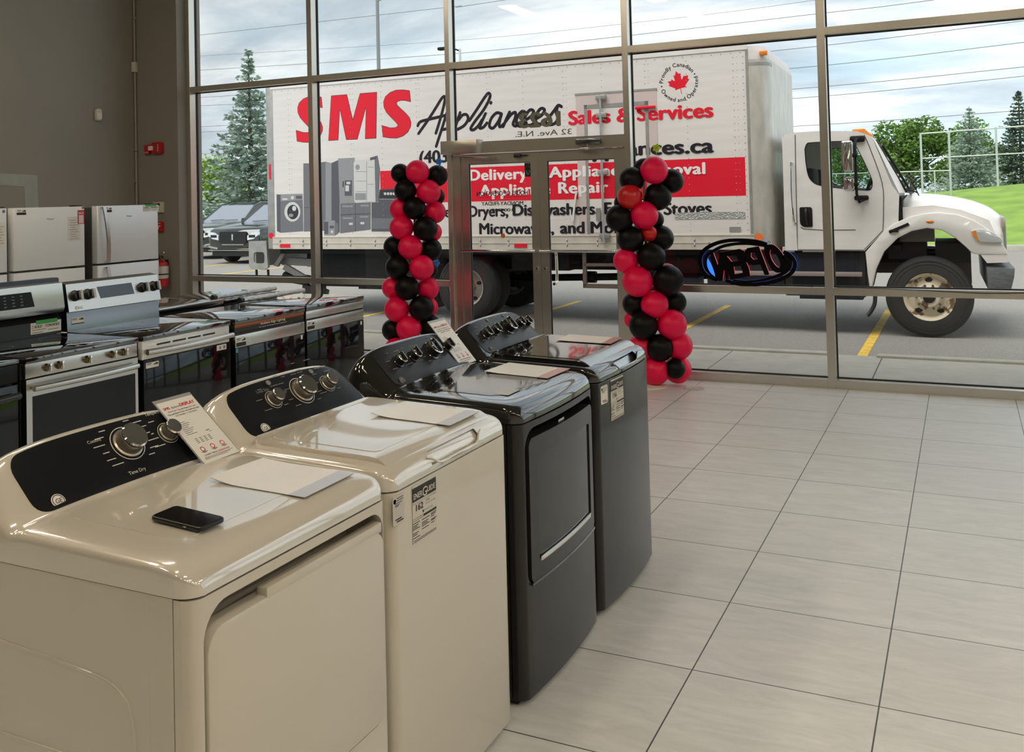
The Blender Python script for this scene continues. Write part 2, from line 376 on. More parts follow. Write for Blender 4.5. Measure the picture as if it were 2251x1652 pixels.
# storefront frame: mullions and rails
MX = [(-6.0, -5.94), (-4.249, -4.187), (-2.537, -2.486), (-0.666, -0.608), (1.058, 1.124), (2.79, 2.85), (4.52, 4.58), (6.25, 6.31), (7.98, 8.04), (9.71, 9.77), (11.9, 12.0)]
tn = [0]
def trim(mb, name=None):
    tn[0] += 1
    return structure(mb.build(name or 'trim_%d' % tn[0], M_alu))
for a, b in MX: trim(MB().box(a, b, 0.0, 0.13, 0, ZC, bev=0.002, seg=1))
ZS = [(0, 0.071), (0.781, 0.842), (2.983, 3.044), (4.9, 5.35)]
wn = [0]
def pane(x0, x1, z0, z1, parts=None):
    wn[0] += 1
    o = structure(MB().box(x0, x1, 0.112, 0.118, z0, z1).build('window_%d' % wn[0], M_win))
    g = MB(); t = 0.009
    for (a, b, c, d) in ((x0, x0+t, z0, z1), (x1-t, x1, z0, z1), (x0+t, x1-t, z0, z0+t), (x0+t, x1-t, z1-t, z1)):
        g.box(a, b, 0.102, 0.126, c, d)
    g.build('gasket', M_gasket, o)
    return o
panes = {}
for i in range(len(MX)-1):
    x0, x1 = MX[i][1], MX[i+1][0]
    if i == 2:
        trim(MB().box(x0, x1, 0, 0.13, 2.115, 2.225, bev=0.002, seg=1))
        trim(MB().box(x0, x1, 0, 0.13, 2.983, 3.044)); trim(MB().box(x0, x1, 0, 0.13, 4.9, ZC))
        # door jambs, set back behind the mullions
        trim(MB().box(x0, x0+0.082, 0.03, 0.13, 0, 2.115)); trim(MB().box(x1-0.03, x1, 0.03, 0.13, 0, 2.115))
        trim(MB().box(x0, x1, 0.0, 0.13, 0.0, 0.012))
        panes['transom'] = pane(x0, x1, 2.225, 2.983); pane(x0, x1, 3.044, 4.9)
    else:
        for (z0, z1) in ZS: trim(MB().box(x0, x1, 0, 0.13, z0, z1))
        for k, (z0, z1) in enumerate(((0.071, 0.781), (0.842, 2.983), (3.044, 4.9))): panes[i, k] = pane(x0, x1, z0, z1)
# mirrored street number on the transom glass (stuck on the outside face)
M_vinyl = mat('grey_vinyl', (0.33, 0.31, 0.25), 0.6)
lt = MB()
text(lt, '1623', (-1.337, 0.1195, 2.350), (-1, 0, 0), (0, 0, 1), w=0.45, h=0.15, bold=0.05)
text(lt, '32 Ave. N.E.', (-1.225, 0.1195, 2.262), (-1, 0, 0), (0, 0, 1), w=0.60, h=0.056, bold=0.012)
lt.build('lettering', M_vinyl, panes['transom'], smooth=0)
# doors
def door_leaf(name, x0, x1, hinge_left):
    st, tr, br = 0.085, 0.10, 0.25
    o = structure(MB().prism(rect(x0, x1, 0.015, 2.108), 'y', 0.045, 0.09, holes=[rect(x0+st, x1-st, br, 2.108-tr)]).build(name, M_alu))
    MB().box(x0+st, x1-st, 0.064, 0.070, br, 2.108-tr).build('glass', M_win, o)
    b = MB(); b.tube([(x0+0.01, -0.015, 1.145), (x1-0.03, -0.015, 1.145)], 0.014, 12)
    for x in (x0+0.05, x1-0.06): b.box(x-0.012, x+0.012, -0.015, 0.045, 1.133, 1.157)
    b.build('push_bar', M_chrome, o)
    k = MB(); xs = x1-0.04 if hinge_left else x0+0.04
    k.lathe([(0.014, 0), (0.014, 0.012), (0.010, 0.016), (0, 0.016)], (xs, 0.045, 0.97), (0, -1, 0), 14)
    k.build('lock', M_chrome, o)
    s = MB(); t = 0.006
    for (a, c) in ((x0+st, x0+st+t), (x1-st-t, x1-st)): s.box(a, c, 0.058, 0.076, br, 2.108-tr)
    for (a, c) in ((br, br+t), (2.102-tr, 2.108-tr)): s.box(x0+st, x1-st, 0.058, 0.076, a, c)
    s.build('gasket', M_gasket, o)
    return o
d1 = door_leaf('door_1', -2.402, -1.553, True)
d2 = door_leaf('door_2', -1.547, -0.698, False)
h = MB()
text(h, 'HOURS OF OPERATION', (-1.685, 0.0725, 1.688), (-1, 0, 0), (0, 0, 1), w=0.56, h=0.045, bold=0.03)
h.box(-2.245, -1.685, 0.0722, 0.0728, 1.670, 1.673)
text(h, 'MONDAY-FRIDAY', (-1.735, 0.0725, 1.590), (-1, 0, 0), (0, 0, 1), w=0.46, h=0.040, bold=0.03)
text(h, '8:00-5:00', (-1.83, 0.0725, 1.528), (-1, 0, 0), (0, 0, 1), w=0.25, h=0.032, bold=0.03)
h.build('lettering', M_ink, d1, smooth=0)
q = MB(); q.box(-1.712, -1.640, 0.0715, 0.0730, 1.865, 2.0); 
q.build('sticker', mat('dark_green_sticker', (0.01, 0.03, 0.022), 0.5), d1)
q = MB()
for pc in ribbon([(-1.690, 1.95), (-1.690, 1.905), (-1.676, 1.885), (-1.662, 1.905), (-1.662, 1.95)], 0.007): q.flat(pc, 'y', 0.0711)
q.build('sticker_mark', mat('pale_green', (0.25, 0.42, 0.33), 0.5), d1)
q = MB(); q.lathe([(0.024, 0), (0.024, 0.002), (0, 0.002)], (-1.96, 0.0635, 1.29), (0, -1, 0), 20)
q.build('orange_dot', mat('orange_sticker', (0.80, 0.22, 0.03), 0.5), d1)
# pull handle on the outside of the right leaf
q = MB(); q.tube(smooth_path([(-1.44, 0.09, 0.82), (-1.44, 0.15, 0.83), (-1.44, 0.17, 0.88), (-1.44, 0.17, 1.06), (-1.44, 0.15, 1.12), (-1.44, 0.09, 1.13)], 4), 0.014, 10)
q.build('pull_handle', M_chrome, d2)
# closers: boxy automatic operator on the left, surface closer on the right
c = MB().box(-2.56, -2.155, -0.09, 0.0, 2.112, 2.245, bev=0.006)
op = c.build('door_operator', M_alu, d1)
MB().box(-2.155, -2.125, -0.092, 0.0, 2.11, 2.247, bev=0.004).build('end_cap', mat('pale_metal', (0.55, 0.54, 0.5), 0.4, metal=0.3), op)
c = MB(); c.tube([(-2.42, -0.06, 2.095), (-2.05, -0.02, 2.062)], 0.011, 8); c.tube([(-2.42, -0.06, 2.112), (-2.42, -0.06, 2.09)], 0.012, 8); c.box(-2.07, -2.0, -0.03, 0.045, 2.05, 2.075)
c.build('operator_arm', M_steel, d1)
c = MB(); c.box(-1.80, -1.72, 0.0, 0.046, 2.052, 2.09, bev=0.012); c.box(-1.73, -1.66, 0.015, 0.046, 2.066, 2.082, bev=0.005)
c.build('door_sensor', M_black, d1)
c = MB(); c.box(-1.13, -0.88, -0.055, 0.0, 2.15, 2.205, bev=0.008)
cl = c.build('door_closer', M_steeld, d2)
c = MB(); c.box(-1.10, -1.0, -0.045, 0.045, 2.095, 2.118, bev=0.005); c.tube([(-1.02, -0.02, 2.15), (-1.02, -0.02, 2.1)], 0.012, 8); c.box(-1.02, -0.95, -0.03, 0.045, 2.09, 2.105)
c.build('closer_arm', M_steel, cl)
# ------------------------------------------------------------------ ceiling lights (a few placed from window reflections, the rest added unseen to light the room)
M_tube = mat('lamp_diffuser', LAMP_COLOR, 0.5, emit=LAMP)
def ceiling_light():
    r = thing('ceiling_light', 'long suspended white fluorescent fixture under the showroom ceiling', 'light', group='ceiling lights above the showroom')
    MB().prism([(-0.17, 0.0), (0.17, 0.0), (0.13, 0.07), (-0.13, 0.07)], 'y', -0.62, 0.62).build('housing', M_cream, r)
    MB().box(-0.14, 0.14, -0.6, 0.6, -0.012, -0.002).build('diffuser', M_tube, r)
    for y in (-0.45, 0.45): MB().tube([(0, y, 0.07), (0, y, 0.35)], 0.004, 6).build('hanger', M_steel, r)
    return r
cl0 = ceiling_light(); first = True
spots = [(x, -7.0) for x in (-4.9, -2.5, -0.1, 2.3, 4.7, 7.1, 9.5)]+[(-4.9, -4.5), (-2.5, -4.5), (7.1, -2.0), (9.5, -2.0), (7.1, -4.5), (9.5, -4.5)]  # added unseen fixtures that brighten the room, kept clear of the window reflections
spots += [(-2.3, -9.3), (0.1, -11.3), (2.9, -12.6), (5.2, -9.5), (7.4, -9.5), (5.2, -12.2), (7.4, -12.2)]  # left ones follow window reflections; right-hand ones are added, unseen, for light
for x, y in spots:
    o = cl0 if first else copy_tree(cl0); first = False
    o.location = (x, y, 5.0)
# ------------------------------------------------------------------ fittings on the left walls
def on_wall(name, label, cat): return thing(name, label, cat)
t = thing('motion_sensor', 'small rounded white motion sensor high on the left wall', 'sensor', (XL, -0.716, 2.717))
MB().prism(rrect(-0.04, 0.04, -0.068, 0.068, 0.025), 'x', 0, 0.045, bev=0.012).build('housing', M_cream, t)
MB().prism(rrect(-0.03, 0.03, -0.05, 0.02, 0.015), 'x', 0.045, 0.049).build('lens', mat('pale_lens', (0.7, 0.68, 0.64), 0.3), t)
t = thing('conduit', 'thin painted conduit running up the wall corner with a junction box', 'conduit', (XL+0.025, -0.165, 0))
MB().tube([(0, 0, 0.02), (0, 0, ZC-0.01)], 0.012, 10).build('pipe', mat('painted_conduit', (0.34, 0.31, 0.25), 0.5), t)
MB().box(-0.02, 0.03, -0.04, 0.02, 3.255, 3.375, bev=0.006).build('junction_box', M_cream, t)
for z in (0.6, 1.95, 2.32, 3.9): MB().box(-0.02, 0.014, -0.02, 0.026, z, z+0.02).build('strap', M_alu, t)
# fire alarm strobe with its horn: px (322-361, 313-340)
t = thing('fire_alarm', 'red fire alarm horn and white strobe on the return wall', 'fire alarm', (-6.40, -0.14, 2.337))
MB().box(-0.095, -0.012, -0.04, 0, -0.062, 0.048, bev=0.006).build('horn', M_red, t)
MB().prism(rrect(0.03, 0.185, -0.062, 0.072, 0.015), 'y', -0.05, 0, bev=0.008).build('strobe_body', M_red, t)
MB().box(0.0, 0.062, -0.075, -0.02, -0.025, 0.03, bev=0.01).build('strobe_lens', mat('strobe_lens', (0.8, 0.78, 0.74), 0.15, spec=0.8), t)
q = MB(); text(q, 'FIRE', (0.125, -0.0515, 0.045), (0, 0, -1), (1, 0, 0), w=0.085, h=0.022, bold=0.02); text(q, 'FIRE', (-0.085, -0.0415, -0.05), (1, 0, 0), (0, 0, 1), w=0.06, h=0.014, bold=0.02)
q.build('lettering', M_print, t, smooth=0)
t = thing('control_panel', 'beige wall control panel behind the right corner of the fridge', 'control panel', (-6.3, -0.14, 1.648))
MB().box(-0.08, 0.081, -0.03, 0, -0.062, 0.062, bev=0.006).build('housing', M_cream, t)
MB().box(-0.05, 0.035, -0.033, -0.028, 0.02, 0.045).build('display', M_black, t)
t = thing('fire_alarm_pull_station', 'red fire alarm pull station with a white T handle on the wall', 'pull station', (-6.285, -0.14, 1.42))
MB().box(-0.065, 0.055, -0.045, 0, -0.06, 0.06, bev=0.008).build('housing', M_red, t)
q = MB(); q.box(-0.04, 0.04, -0.06, -0.044, 0.0, 0.016, bev=0.003); q.box(-0.012, 0.014, -0.06, -0.044, -0.03, 0.006, bev=0.003); q.build('pull_handle', M_print, t)
q = MB(); q.box(-0.04, 0.035, -0.0465, -0.0445, 0.036, 0.044); q.build('lettering', M_print, t)
t = thing('fire_extinguisher', 'red fire extinguisher with inspection tag hung on the return wall', 'fire extinguisher', (-6.19, -0.245, 0.735))
MB().lathe([(0, 0), (0.08, 0.0), (0.086, 0.015), (0.086, 0.235), (0.072, 0.28), (0.03, 0.30), (0.03, 0.315), (0, 0.315)], n=32).build('cylinder', M_red, t)
MB().lathe([(0.0868, 0.095), (0.0868, 0.235)], n=32).build('wrap_label', mat('extinguisher_label', (0.62, 0.58, 0.52), 0.5), t)
MB().lathe([(0.0875, 0.135), (0.0875, 0.15)], n=32).build('strap', M_black, t)
q = MB(); q.box(-0.03, 0.005, -0.089, -0.082, 0.02, 0.08); q.build('emblem', M_print, t)
q = MB(); q.box(-0.02, 0.02, -0.022, 0.022, 0.312, 0.355, bev=0.006); q.tube([(0, 0, 0.335), (-0.06, 0, 0.34), (-0.10, 0.01, 0.30)], 0.010, 8); q.build('valve', M_black, t)
q = MB(); q.tube([(-0.02, -0.02, 0.345), (0.0, -0.03, 0.37), (0.10, -0.05, 0.395)], 0.007, 8); q.tube([(0.01, -0.03, 0.345), (0.10, -0.05, 0.30)], 0.006, 8); q.build('handle', M_steel, t)
q = MB(); q.prism([(0.0, 0.34), (0.065, 0.345), (0.085, 0.18), (0.015, 0.18)], 'y', -0.105, -0.1025); tg = q.build('inspection_tag', mat('pale_tag', (0.72, 0.64, 0.60), 0.5), t)
q = MB(); q.prism([(-0.002, 0.34), (0.020, 0.342), (0.030, 0.21), (0.012, 0.21)], 'y', -0.107, -0.1052); q.build('red_strip', M_redink, tg)
q = MB(); q.box(-0.02, 0.02, 0.08, 0.103, 0.02, 0.3); q.build('bracket', M_black, t)
# ------------------------------------------------------------------ laundry machines
HW = 0.352
def lerp_tab(t, x):
    if x <= t[0][0]: return t[0][1]
    for (a, b), (c, d) in zip(t, t[1:]):
        if x <= c: return b+(d-b)*(x-a)/(c-a)
    return t[-1][1]
HZ = smooth_path([(0.0, 1.05), (0.008, 1.098), (0.028, 1.122), (0.055, 1.131), (0.075, 1.122), (0.10, 1.096), (0.13, 1.062), (0.16, 1.030), (0.182, 1.011), (0.21, 1.001), (0.26, 0.998), (0.40, 0.994), (0.55, 0.990), (0.61, 0.9875), (0.645, 0.983), (0.670, 0.974), (0.687, 0.960), (0.696, 0.943), (0.699, 0.926)], 3)
NX = [(0.0, 4.2), (0.08, 4.6), (0.16, 7.0), (0.24, 11.0), (0.7, 11.0)]
def hw_at(x, r=0.05):
    if x > 0.70-r: return HW-r+math.sqrt(max(0, r*r-(x-(0.70-r))**2))
    if x < 0.03: return HW-0.03+math.sqrt(max(0, 0.0009-(0.03-x)**2))
    return HW
def zs(x, y):
    h = lerp_tab(HZ, x)-0.925; hw = hw_at(x); n = lerp_tab(NX, x)
    t = min(0.9999, abs(y)/hw)
    arch = 0.008*(1-(y/HW)**2) if x < 0.2 else 0
    return 0.925+max(0, h-0.008*(x < 0.2)+arch)*(1-t**n)**(1/n)
def cover(mb, cut=None):
    ts = [-0.9+1.8*i/26 for i in range(27)]; an = []
    for k in range(1, 13):
        a = (PI/2)*(k/12.0)**2; an.append(a)
    rows = []
    for x, z in HZ:
        hw = hw_at(x); n = lerp_tab(NX, x); h = z-0.925; row = []
        th = [math.acos(min(1, 0.9**(n/2)))*j/12 for j in range(12)]
        edge = [(abs(math.cos(a))**(2/n), abs(math.sin(a))**(2/n)) for a in th]
        pts = [(-t, q) for t, q in edge]+[(t, (1-abs(t)**n)**(1/n)) for t in ts]+[(t, q) for t, q in edge[::-1]]
        for t, q in pts:
            zz = 0.925+h*q
            if x < 0.2: zz += (0.008*(1-t*t)-0.008)*q
            row.append((x, hw*t, zz))
        rows.append(row)
    n0 = len(mb.f); mb.grid(rows)
    if cut:
        keep = []
        for f in mb.f[n0:]:
            c = sum((mb.v[i] for i in f), Vector())/len(f)
            if not (cut[0] < c.y < cut[1] and cut[2] < c.z < cut[3] and c.x > 0.6): keep.append(f)
        mb.f = mb.f[:n0]+keep; mb.mi = mb.mi[:len(mb.f)]
    b = rows[0]; mb.add(b, [tuple(range(len(b)))])
    return mb
def plan(x0, x1, hw, r=0.03, n=6):
    return rrect(x0, x1, -hw, hw, (0.006, r, r, 0.006), n)
def bulge(b): return lambda co: Vector((co.x+b*max(0, 1-(co.y/0.36)**2)*max(0, min(1, (co.x-0.45)/0.2)), co.y, co.z))
FS = ('y', [-0.32+0.04*i for i in range(17)])
def knob(parent, x, y, big, style):
    nrm = Vector((0.74, 0, 0.67)); c = Vector((x, y, zs(x, y)+0.003))
    r, L = (0.036, 0.040) if big else (0.023, 0.034)
    if style == 'white':
        k = MB().lathe([(r*1.15, 0), (r*1.15, 0.004), (r*1.02, 0.006), (r, L*0.7), (r*0.96, L*0.76)], c, nrm, 32).build('knob', mat('satin_taupe_metal', (0.34, 0.31, 0.26), 0.3, metal=0.8), parent)
        MB().lathe([(r*0.97, L*0.70), (r*1.0, L*0.74), (r*1.0, L*0.90), (r*0.9, L), (0, L)], c, nrm, 32).build('knob_cap', M_chrome, k)
        p = MB(); p.lathe([(r*1.36, 0), (r*1.36, 0.0015), (r*1.30, 0.0015), (r*1.30, 0)], c, nrm, 32, caps=False); p.build('dial_ring', M_print, k)
    else:
        k = MB().lathe([(r*1.12, 0), (r*1.12, 0.003), (r*0.98, 0.006), (r*0.92, L*0.9), (r*0.80, L), (0, L)], c, nrm, 28).build('knob', M_blackm, parent)
        MB().lathe([(r*1.0, L*0.80), (r*1.0, L*0.88), (r*0.9, L*0.93), (r*0.88, L*0.88)], c, nrm, 32).build('knob_ring', M_chrome, k)
        g = MB(); up = Vector((0, 1, 0)); si = nrm.cross(up); M = Matrix((up, si, nrm)).transposed().to_4x4(); M.translation = c
        g.box(-0.006, 0.006, -r*0.85, r*0.85, L*0.9, L+0.007, bev=0.003, M=M); g.build('knob_grip', M_blackm, k)
    return k
def logo_badge(parent, y, m_bg, m_fg):
    x = 0.176; nrm = Vector((0.74, 0, 0.67)).normalized(); U = Vector((0, 1, 0)); V = nrm.cross(U); c = Vector((x, y, zs(x, y)+0.0035))
    b = MB().lathe([(0.0175, 0), (0.0175, 0.0012), (0, 0.0012)], c, nrm, 28).build('emblem', m_bg, parent)
    g = MB(); o = c+nrm*0.0018
    ring = [o+U*0.0155*math.cos(2*PI*i/28)+V*0.0155*math.sin(2*PI*i/28) for i in range(28)]; rin = [o+U*0.0135*math.cos(2*PI*i/28)+V*0.0135*math.sin(2*PI*i/28) for i in range(28)]
    g.add(ring+rin, [(i, (i+1) % 28, (i+1) % 28+28, i+28) for i in range(28)])
    text(g, 'GE', o-U*0.0095-V*0.006, U, V, w=0.018, h=0.012, bold=0.01, shear=0.2)
    g.build('emblem_mark', m_fg, b, smooth=0)
def panel_print(parent, dials, m, extra=()):
    g = MB(); nrm = Vector((0.74, 0, 0.67)).normalized(); U = Vector((0, 1, 0)); V = nrm.cross(U)
    for (x, y, s, size) in extra:
        text(g, s, Vector((x, y, zs(x, y)+0.0042)), U, V, h=size)
    for (x, y, n, rad) in dials:
        c = Vector((x, y, zs(x, y)+0.0042))
        for k in range(n):
            a = -0.9+2*PI*0.78*k/max(1, n-1)
            if abs(math.cos(a)) < 0.35: continue
            o = c+U*math.cos(a)*rad+V*math.sin(a)*rad
            wd = 0.020+0.008*((k*7) % 3)
            d = 0 if math.cos(a) > 0 else -wd
            g.add([o+U*d, o+U*(d+wd), o+U*(d+wd)+V*0.0024, o+U*d+V*0.0024], [(0, 1, 2, 3)])
    g.build('panel_print', m, parent, smooth=0)
def energy_label(parent, x, y0, y1, z0, z1, number, m_paper, wmap=None):
    p = MB(); p.box(x, x+0.0008, y0, y1, z0, z1); W = y1-y0; H = z1-z0
    e = p.build('energy_label', m_paper, parent, warp=wmap, slices=('y', [y0+W*i/4 for i in range(1, 4)]) if wmap else None)
    g = MB(); X = x+0.0014
    g.box(X-0.0004, X, y0, y1, z1-0.28*H, z1-0.04*H)
    def t(s, ya, za, w, h, b=0.0): text(g, s, (X, y0+ya*W, z0+za*H), (0, 1, 0), (0, 0, 1), w=w*W, h=h*H, bold=b)
    t(number, 0.14, 0.545, 0.30, 0.115, 0.03); t('kWh', 0.56, 0.62, 0.16, 0.035); t('per year / par annee', 0.56, 0.575, 0.40, 0.022)
    t('Energy consumption / Consommation energetique', 0.0, 0.675, 1.0, 0.02)
    g.add([(X, y0+0.44*W, z0+0.44*H), (X, y0+0.48*W, z0+0.50*H), (X, y0+0.40*W, z0+0.50*H)], [(0, 1, 2)]); t('This model / ce modele', 0.5, 0.475, 0.34, 0.02)
    g.box(X-0.0004, X, y0+0.45*W, y0+W, z0+0.385*H, z0+0.425*H); g.box(X-0.0004, X, y0, y0+0.45*W, z0+0.385*H, z0+0.39*H); g.box(X-0.0004, X, y0, y0+0.45*W, z0+0.42*H, z0+0.425*H)
    for (ya, yb, rows) in ((0.0, 0.28, (0.34, 0.30, 0.27, 0.24, 0.17, 0.14, 0.09)), (0.37, 0.70, (0.33, 0.28, 0.25, 0.22, 0.17)), (0.76, 1.0, (0.345, 0.32, 0.29, 0.24, 0.22, 0.18))):
        for i, r in enumerate(rows): g.box(X-0.0004, X, y0+ya*W, y0+(yb-0.05*(i % 3))*W, z0+r*H, z0+(r+0.012)*H)
    for r in (0.02, 0.045): g.box(X-0.0004, X, y0+0.03*W, y0+0.97*W, z0+r*H, z0+(r+0.008)*H)
    g.build('label_print', M_ink, e, smooth=0, warp=wmap, slices=('y', [y0+W*i/4 for i in range(1, 4)]) if wmap else None)
    h = MB(); text(h, 'ENER', (X+0.0006, y0+0.04*W, z1-0.235*H), (0, 1, 0), (0, 0, 1), w=0.36*W, h=0.10*H, bold=0.03); text(h, 'G', (X+0.0006, y0+0.41*W, z1-0.265*H), (0, 1, 0), (0, 0, 1), w=0.19*W, h=0.17*H, bold=0.02); text(h, 'UIDE', (X+0.0006, y0+0.61*W, z1-0.225*H), (0, 1, 0), (0, 0, 1), w=0.34*W, h=0.10*H, bold=0.03)
    h.build('label_heading', m_paper, e, smooth=0, warp=wmap)
    return e
def small_sticker(parent, x, y0, y1, z0, z1, m_paper, wmap=None):
    W = y1-y0; H = z1-z0
    e = MB().prism(rrect(y0, y1, z0, z1, 0.008), 'x', x, x+0.0008).build('product_sticker', m_paper, parent, warp=wmap)
    g = MB(); X = x+0.0014; g.lathe([(0.006, 0), (0, 0)], (X, y0+0.17*W, z0+0.82*H), (1, 0, 0), 14)
    for r, a, b in ((0.88, 0.35, 0.9), (0.80, 0.3, 0.92), (0.72, 0.2, 0.8), (0.66, 0.2, 0.6), (0.62, 0.2, 0.5)): g.box(X-0.0004, X, y0+a*W, y0+b*W, z0+r*H, z0+(r+0.02)*H)
    g.prism(rrect(y0+0.2*W, y0+0.75*W, z0+0.16*H, z0+0.20*H, 0.002), 'x', X-0.0004, X); g.prism(rrect(y0+0.32*W, y0+0.92*W, z0+0.08*H, z0+0.12*H, 0.002), 'x', X-0.0004, X)
    g.build('sticker_print', M_ink, e, smooth=0, warp=wmap)
def machine(name, label, yc, white, kind):
    r = thing(name, label, 'washing machine' if kind == 'washer' else 'clothes dryer', (0.095, yc, 0))
    mt = M_whitem if white else M_blackm; mb_ = M_white if white else M_slate
    bl = 0.0 if white else 0.022
    wp = bulge(bl) if bl else None
    cover(MB(), (-0.125, 0.165, 0.94, 0.972) if kind == 'washer' else None).build('top_cover', mt, r, smooth=50, warp=bulge(bl*0.8) if bl else None)
    # cabinet shell
    if kind == 'washer':
        c = MB(); c.prism(plan(0.012, 0.645, HW-0.004, 0.0), 'z', 0.02, 0.922)
        c.build('cabinet', M_white if white else M_blackside, r)
        f = MB(); f.prism(plan(0.648, 0.697, HW-0.004, 0.028), 'z', 0.022, 0.921, bev=0.004)
        f.build('front_panel', mb_, r, warp=wp, slices=FS)
    else:
        zb = 0.386; hole = rrect(-0.318, 0.326, zb-0.004, 0.899, (0.05, 0.05, 0.05, 0.07), 8)
        c = MB(); c.prism(plan(0.012, 0.585, HW-0.004, 0.0), 'z', 0.02, 0.922); c.prism([(-HW+0.004, 0.02), (HW-0.004, 0.02), (HW-0.004, 0.922), (-HW+0.004, 0.922)], 'x', 0.5852, 0.6475, holes=[hole])
        cab = c.build('cabinet', M_white if white else M_blackside, r)
        if white:     # pressed swages in the side sheet
            for z in (0.30, 0.40, 0.56): 
                q = MB(); q.tube([(0.10, -HW+0.004, z), (0.56, -HW+0.004, z), (0.60, -HW+0.004, z-0.025), (0.61, -HW+0.004, z-0.06)], 0.004, 8); q.build('side_swage', M_white, cab)
            for z in (0.74,):
                q = MB(); q.tube(smooth_path([(0.05, -HW+0.004, z+0.02), (0.40, -HW+0.004, z), (0.50, -HW+0.004, z-0.02), (0.54, -HW+0.004, z-0.07), (0.545, -HW+0.004, z-0.15)], 4), 0.004, 8); q.build('side_swage', M_white, cab)
        zb = 0.386
        hole = rrect(-0.318, 0.326, zb-0.004, 0.899, (0.05, 0.05, 0.05, 0.07), 8)
        out = [(-HW+0.004, 0.022), (HW-0.004, 0.022), (HW-0.004, 0.921), (-HW+0.004, 0.921)]
        f = MB(); f.prism(out, 'x', 0.650, 0.697, holes=[hole])
        # soft vertical front corners
        def soft(co):
            x = co.x; e = abs(co.y)-(HW-0.004-0.028)
            if e > 0 and x > 0.66: x = min(x, 0.697-0.028+math.sqrt(max(0, 0.028**2-min(e, 0.028)**2)))
            v = Vector((x, co.y, co.z)); return wp(v) if wp else v
        f.build('front_panel', mb_, r, warp=soft, slices=('y', [-0.348, -0.345, -0.34, -0.334, -0.327]+[-0.32+0.04*i for i in range(17)]+[0.327, 0.334, 0.34, 0.345, 0.348]))
        if white:
            d = MB()
            # the door edge drops a little on the left where the fingers go in
            pts = rrect(-0.313, 0.322, zb, 0.856, (0.045, 0.045, 0.045, 0.05), 8)
            d.prism(pts, 'x', 0.655, 0.704, bev=0.008); 
            dr = d.build('door', M_white, r)
            MB().box(0.674, 0.7035, -0.135, 0.312, 0.848, 0.8735, bev=0.004).build('door_grip', M_white, dr)
            for z in (0.83, 0.652, 0.47): MB().lathe([(0.004, 0), (0.004, 0.004), (0, 0.004)], (0.688, -0.3125, z), (0, -1, 0), 10).build('hinge_screw', M_black, dr)
        else:
            d = MB(); d.prism(rrect(-0.302, 0.305, zb, 0.868, (0.03, 0.03, 0.03, 0.03), 6), 'x', 0.655, 0.703, holes=[rrect(-0.245, 0.262, 0.452, 0.80, 0.012, 4)])
            dr = d.build('door', M_slate, r, warp=wp, slices=FS)
            w = MB(); w.prism(rrect(-0.246, 0.263, 0.451, 0.801, 0.012, 4), 'x', 0.672, 0.698); w.build('door_window', M_doorgrey, dr, warp=wp, slices=FS)
            q = MB(); q.box(0.70, 0.7065, -0.236, 0.252, 0.446, 0.462, bev=0.002); q.build('chrome_strip', M_chrome, dr, warp=wp, slices=FS)
            q = MB(); q.box(0.698, 0.706, -0.30, 0.303, zb-0.002, zb+0.006); q.build('lower_trim', M_blackm, dr, warp=wp, slices=FS)
            q = MB(); q.box(0.690, 0.7035, -0.02, 0.035, 0.857, 0.872); q.build('latch_mark', M_chrome, dr)
    MB().box(0.05, 0.66, -0.33, 0.33, 0.0, 0.022).build('base', M_black, r)
    # control panel on the slope of the console
    p = MB(); sheet(p, 0.070, 0.190, -0.272, 0.318, 0.035, zs, 0.0025, nx=16, ny=20)
    pan = p.build('control_panel', M_panel if white else mat('dark_control_panel', (0.018, 0.019, 0.020), 0.3, spec=0.3), r, smooth=60)
    return r, pan
def lid(r, white, m):
    def zl(x, y): return zs(min(x, 0.66), 0)-0.05*max(0, (x-0.615)/0.075)**2.2
    p = MB(); sheet(p, 0.205, 0.686, -0.305, 0.305, 0.03, zl, 0.012, nx=22, ny=12)
    l = p.build('lid', m, r, smooth=60)
    p = MB(); sheet(p, 0.235, 0.60, -0.265, 0.265, 0.02, zl, 0.0135, nx=10, ny=8); p.build('lid_panel', m, l, smooth=60)
    # hand-hold scooped into the front lip
    dx = 0.0 if white else 0.015
    q = MB(); q.add([(0.645, -0.15, 0.936), (0.645, 0.19, 0.936), (0.645, 0.19, 0.99), (0.645, -0.15, 0.99), (0.70+dx, -0.15, 0.936), (0.70+dx, 0.19, 0.936)], [(0, 1, 2, 3), (0, 4, 5, 1)])
    q.build('lid_grip', m, l)
    e = MB(); e.tube(smooth_path([(0.686, -0.150, 0.968), (0.690, -0.125, 0.960), (0.697, -0.085, 0.940), (0.698, 0.0, 0.940), (0.698, 0.125, 0.940), (0.690, 0.165, 0.960), (0.686, 0.185, 0.968)], 4), 0.0035, 8, M=None if white else Matrix.Translation((0.014, 0, 0)))
    e.build('grip_edge', m, l)
    return l
# nearest: white dryer
r, pan = machine('clothes_dryer', 'white clothes dryer nearest the camera with a black phone on it', -6.853, True, 'dryer')
kx = 0.118
knob(pan, kx, 0.045, True, 'white'); knob(pan, kx+0.002, 0.182, False, 'white')
logo_badge(pan, -0.214, M_paper, M_ink)
panel_print(pan, [(kx, 0.045, 15, 0.064), (kx, 0.182, 6, 0.044)], M_print, [(0.100, -0.062, 'Cottons', 0.009), (0.072, 0.115, 'Casuals', 0.009), (0.178, -0.005, 'Time Dry', 0.010), (0.078, 0.145, 'Temperature', 0.010)])
sheet_ = MB(); sheet(sheet_, 0.225, 0.575, -0.245, 0.265, 0.04, zs, 0.0012, nx=10, ny=10); sheet_.build('deck_panel', M_whitem, r, smooth=60)
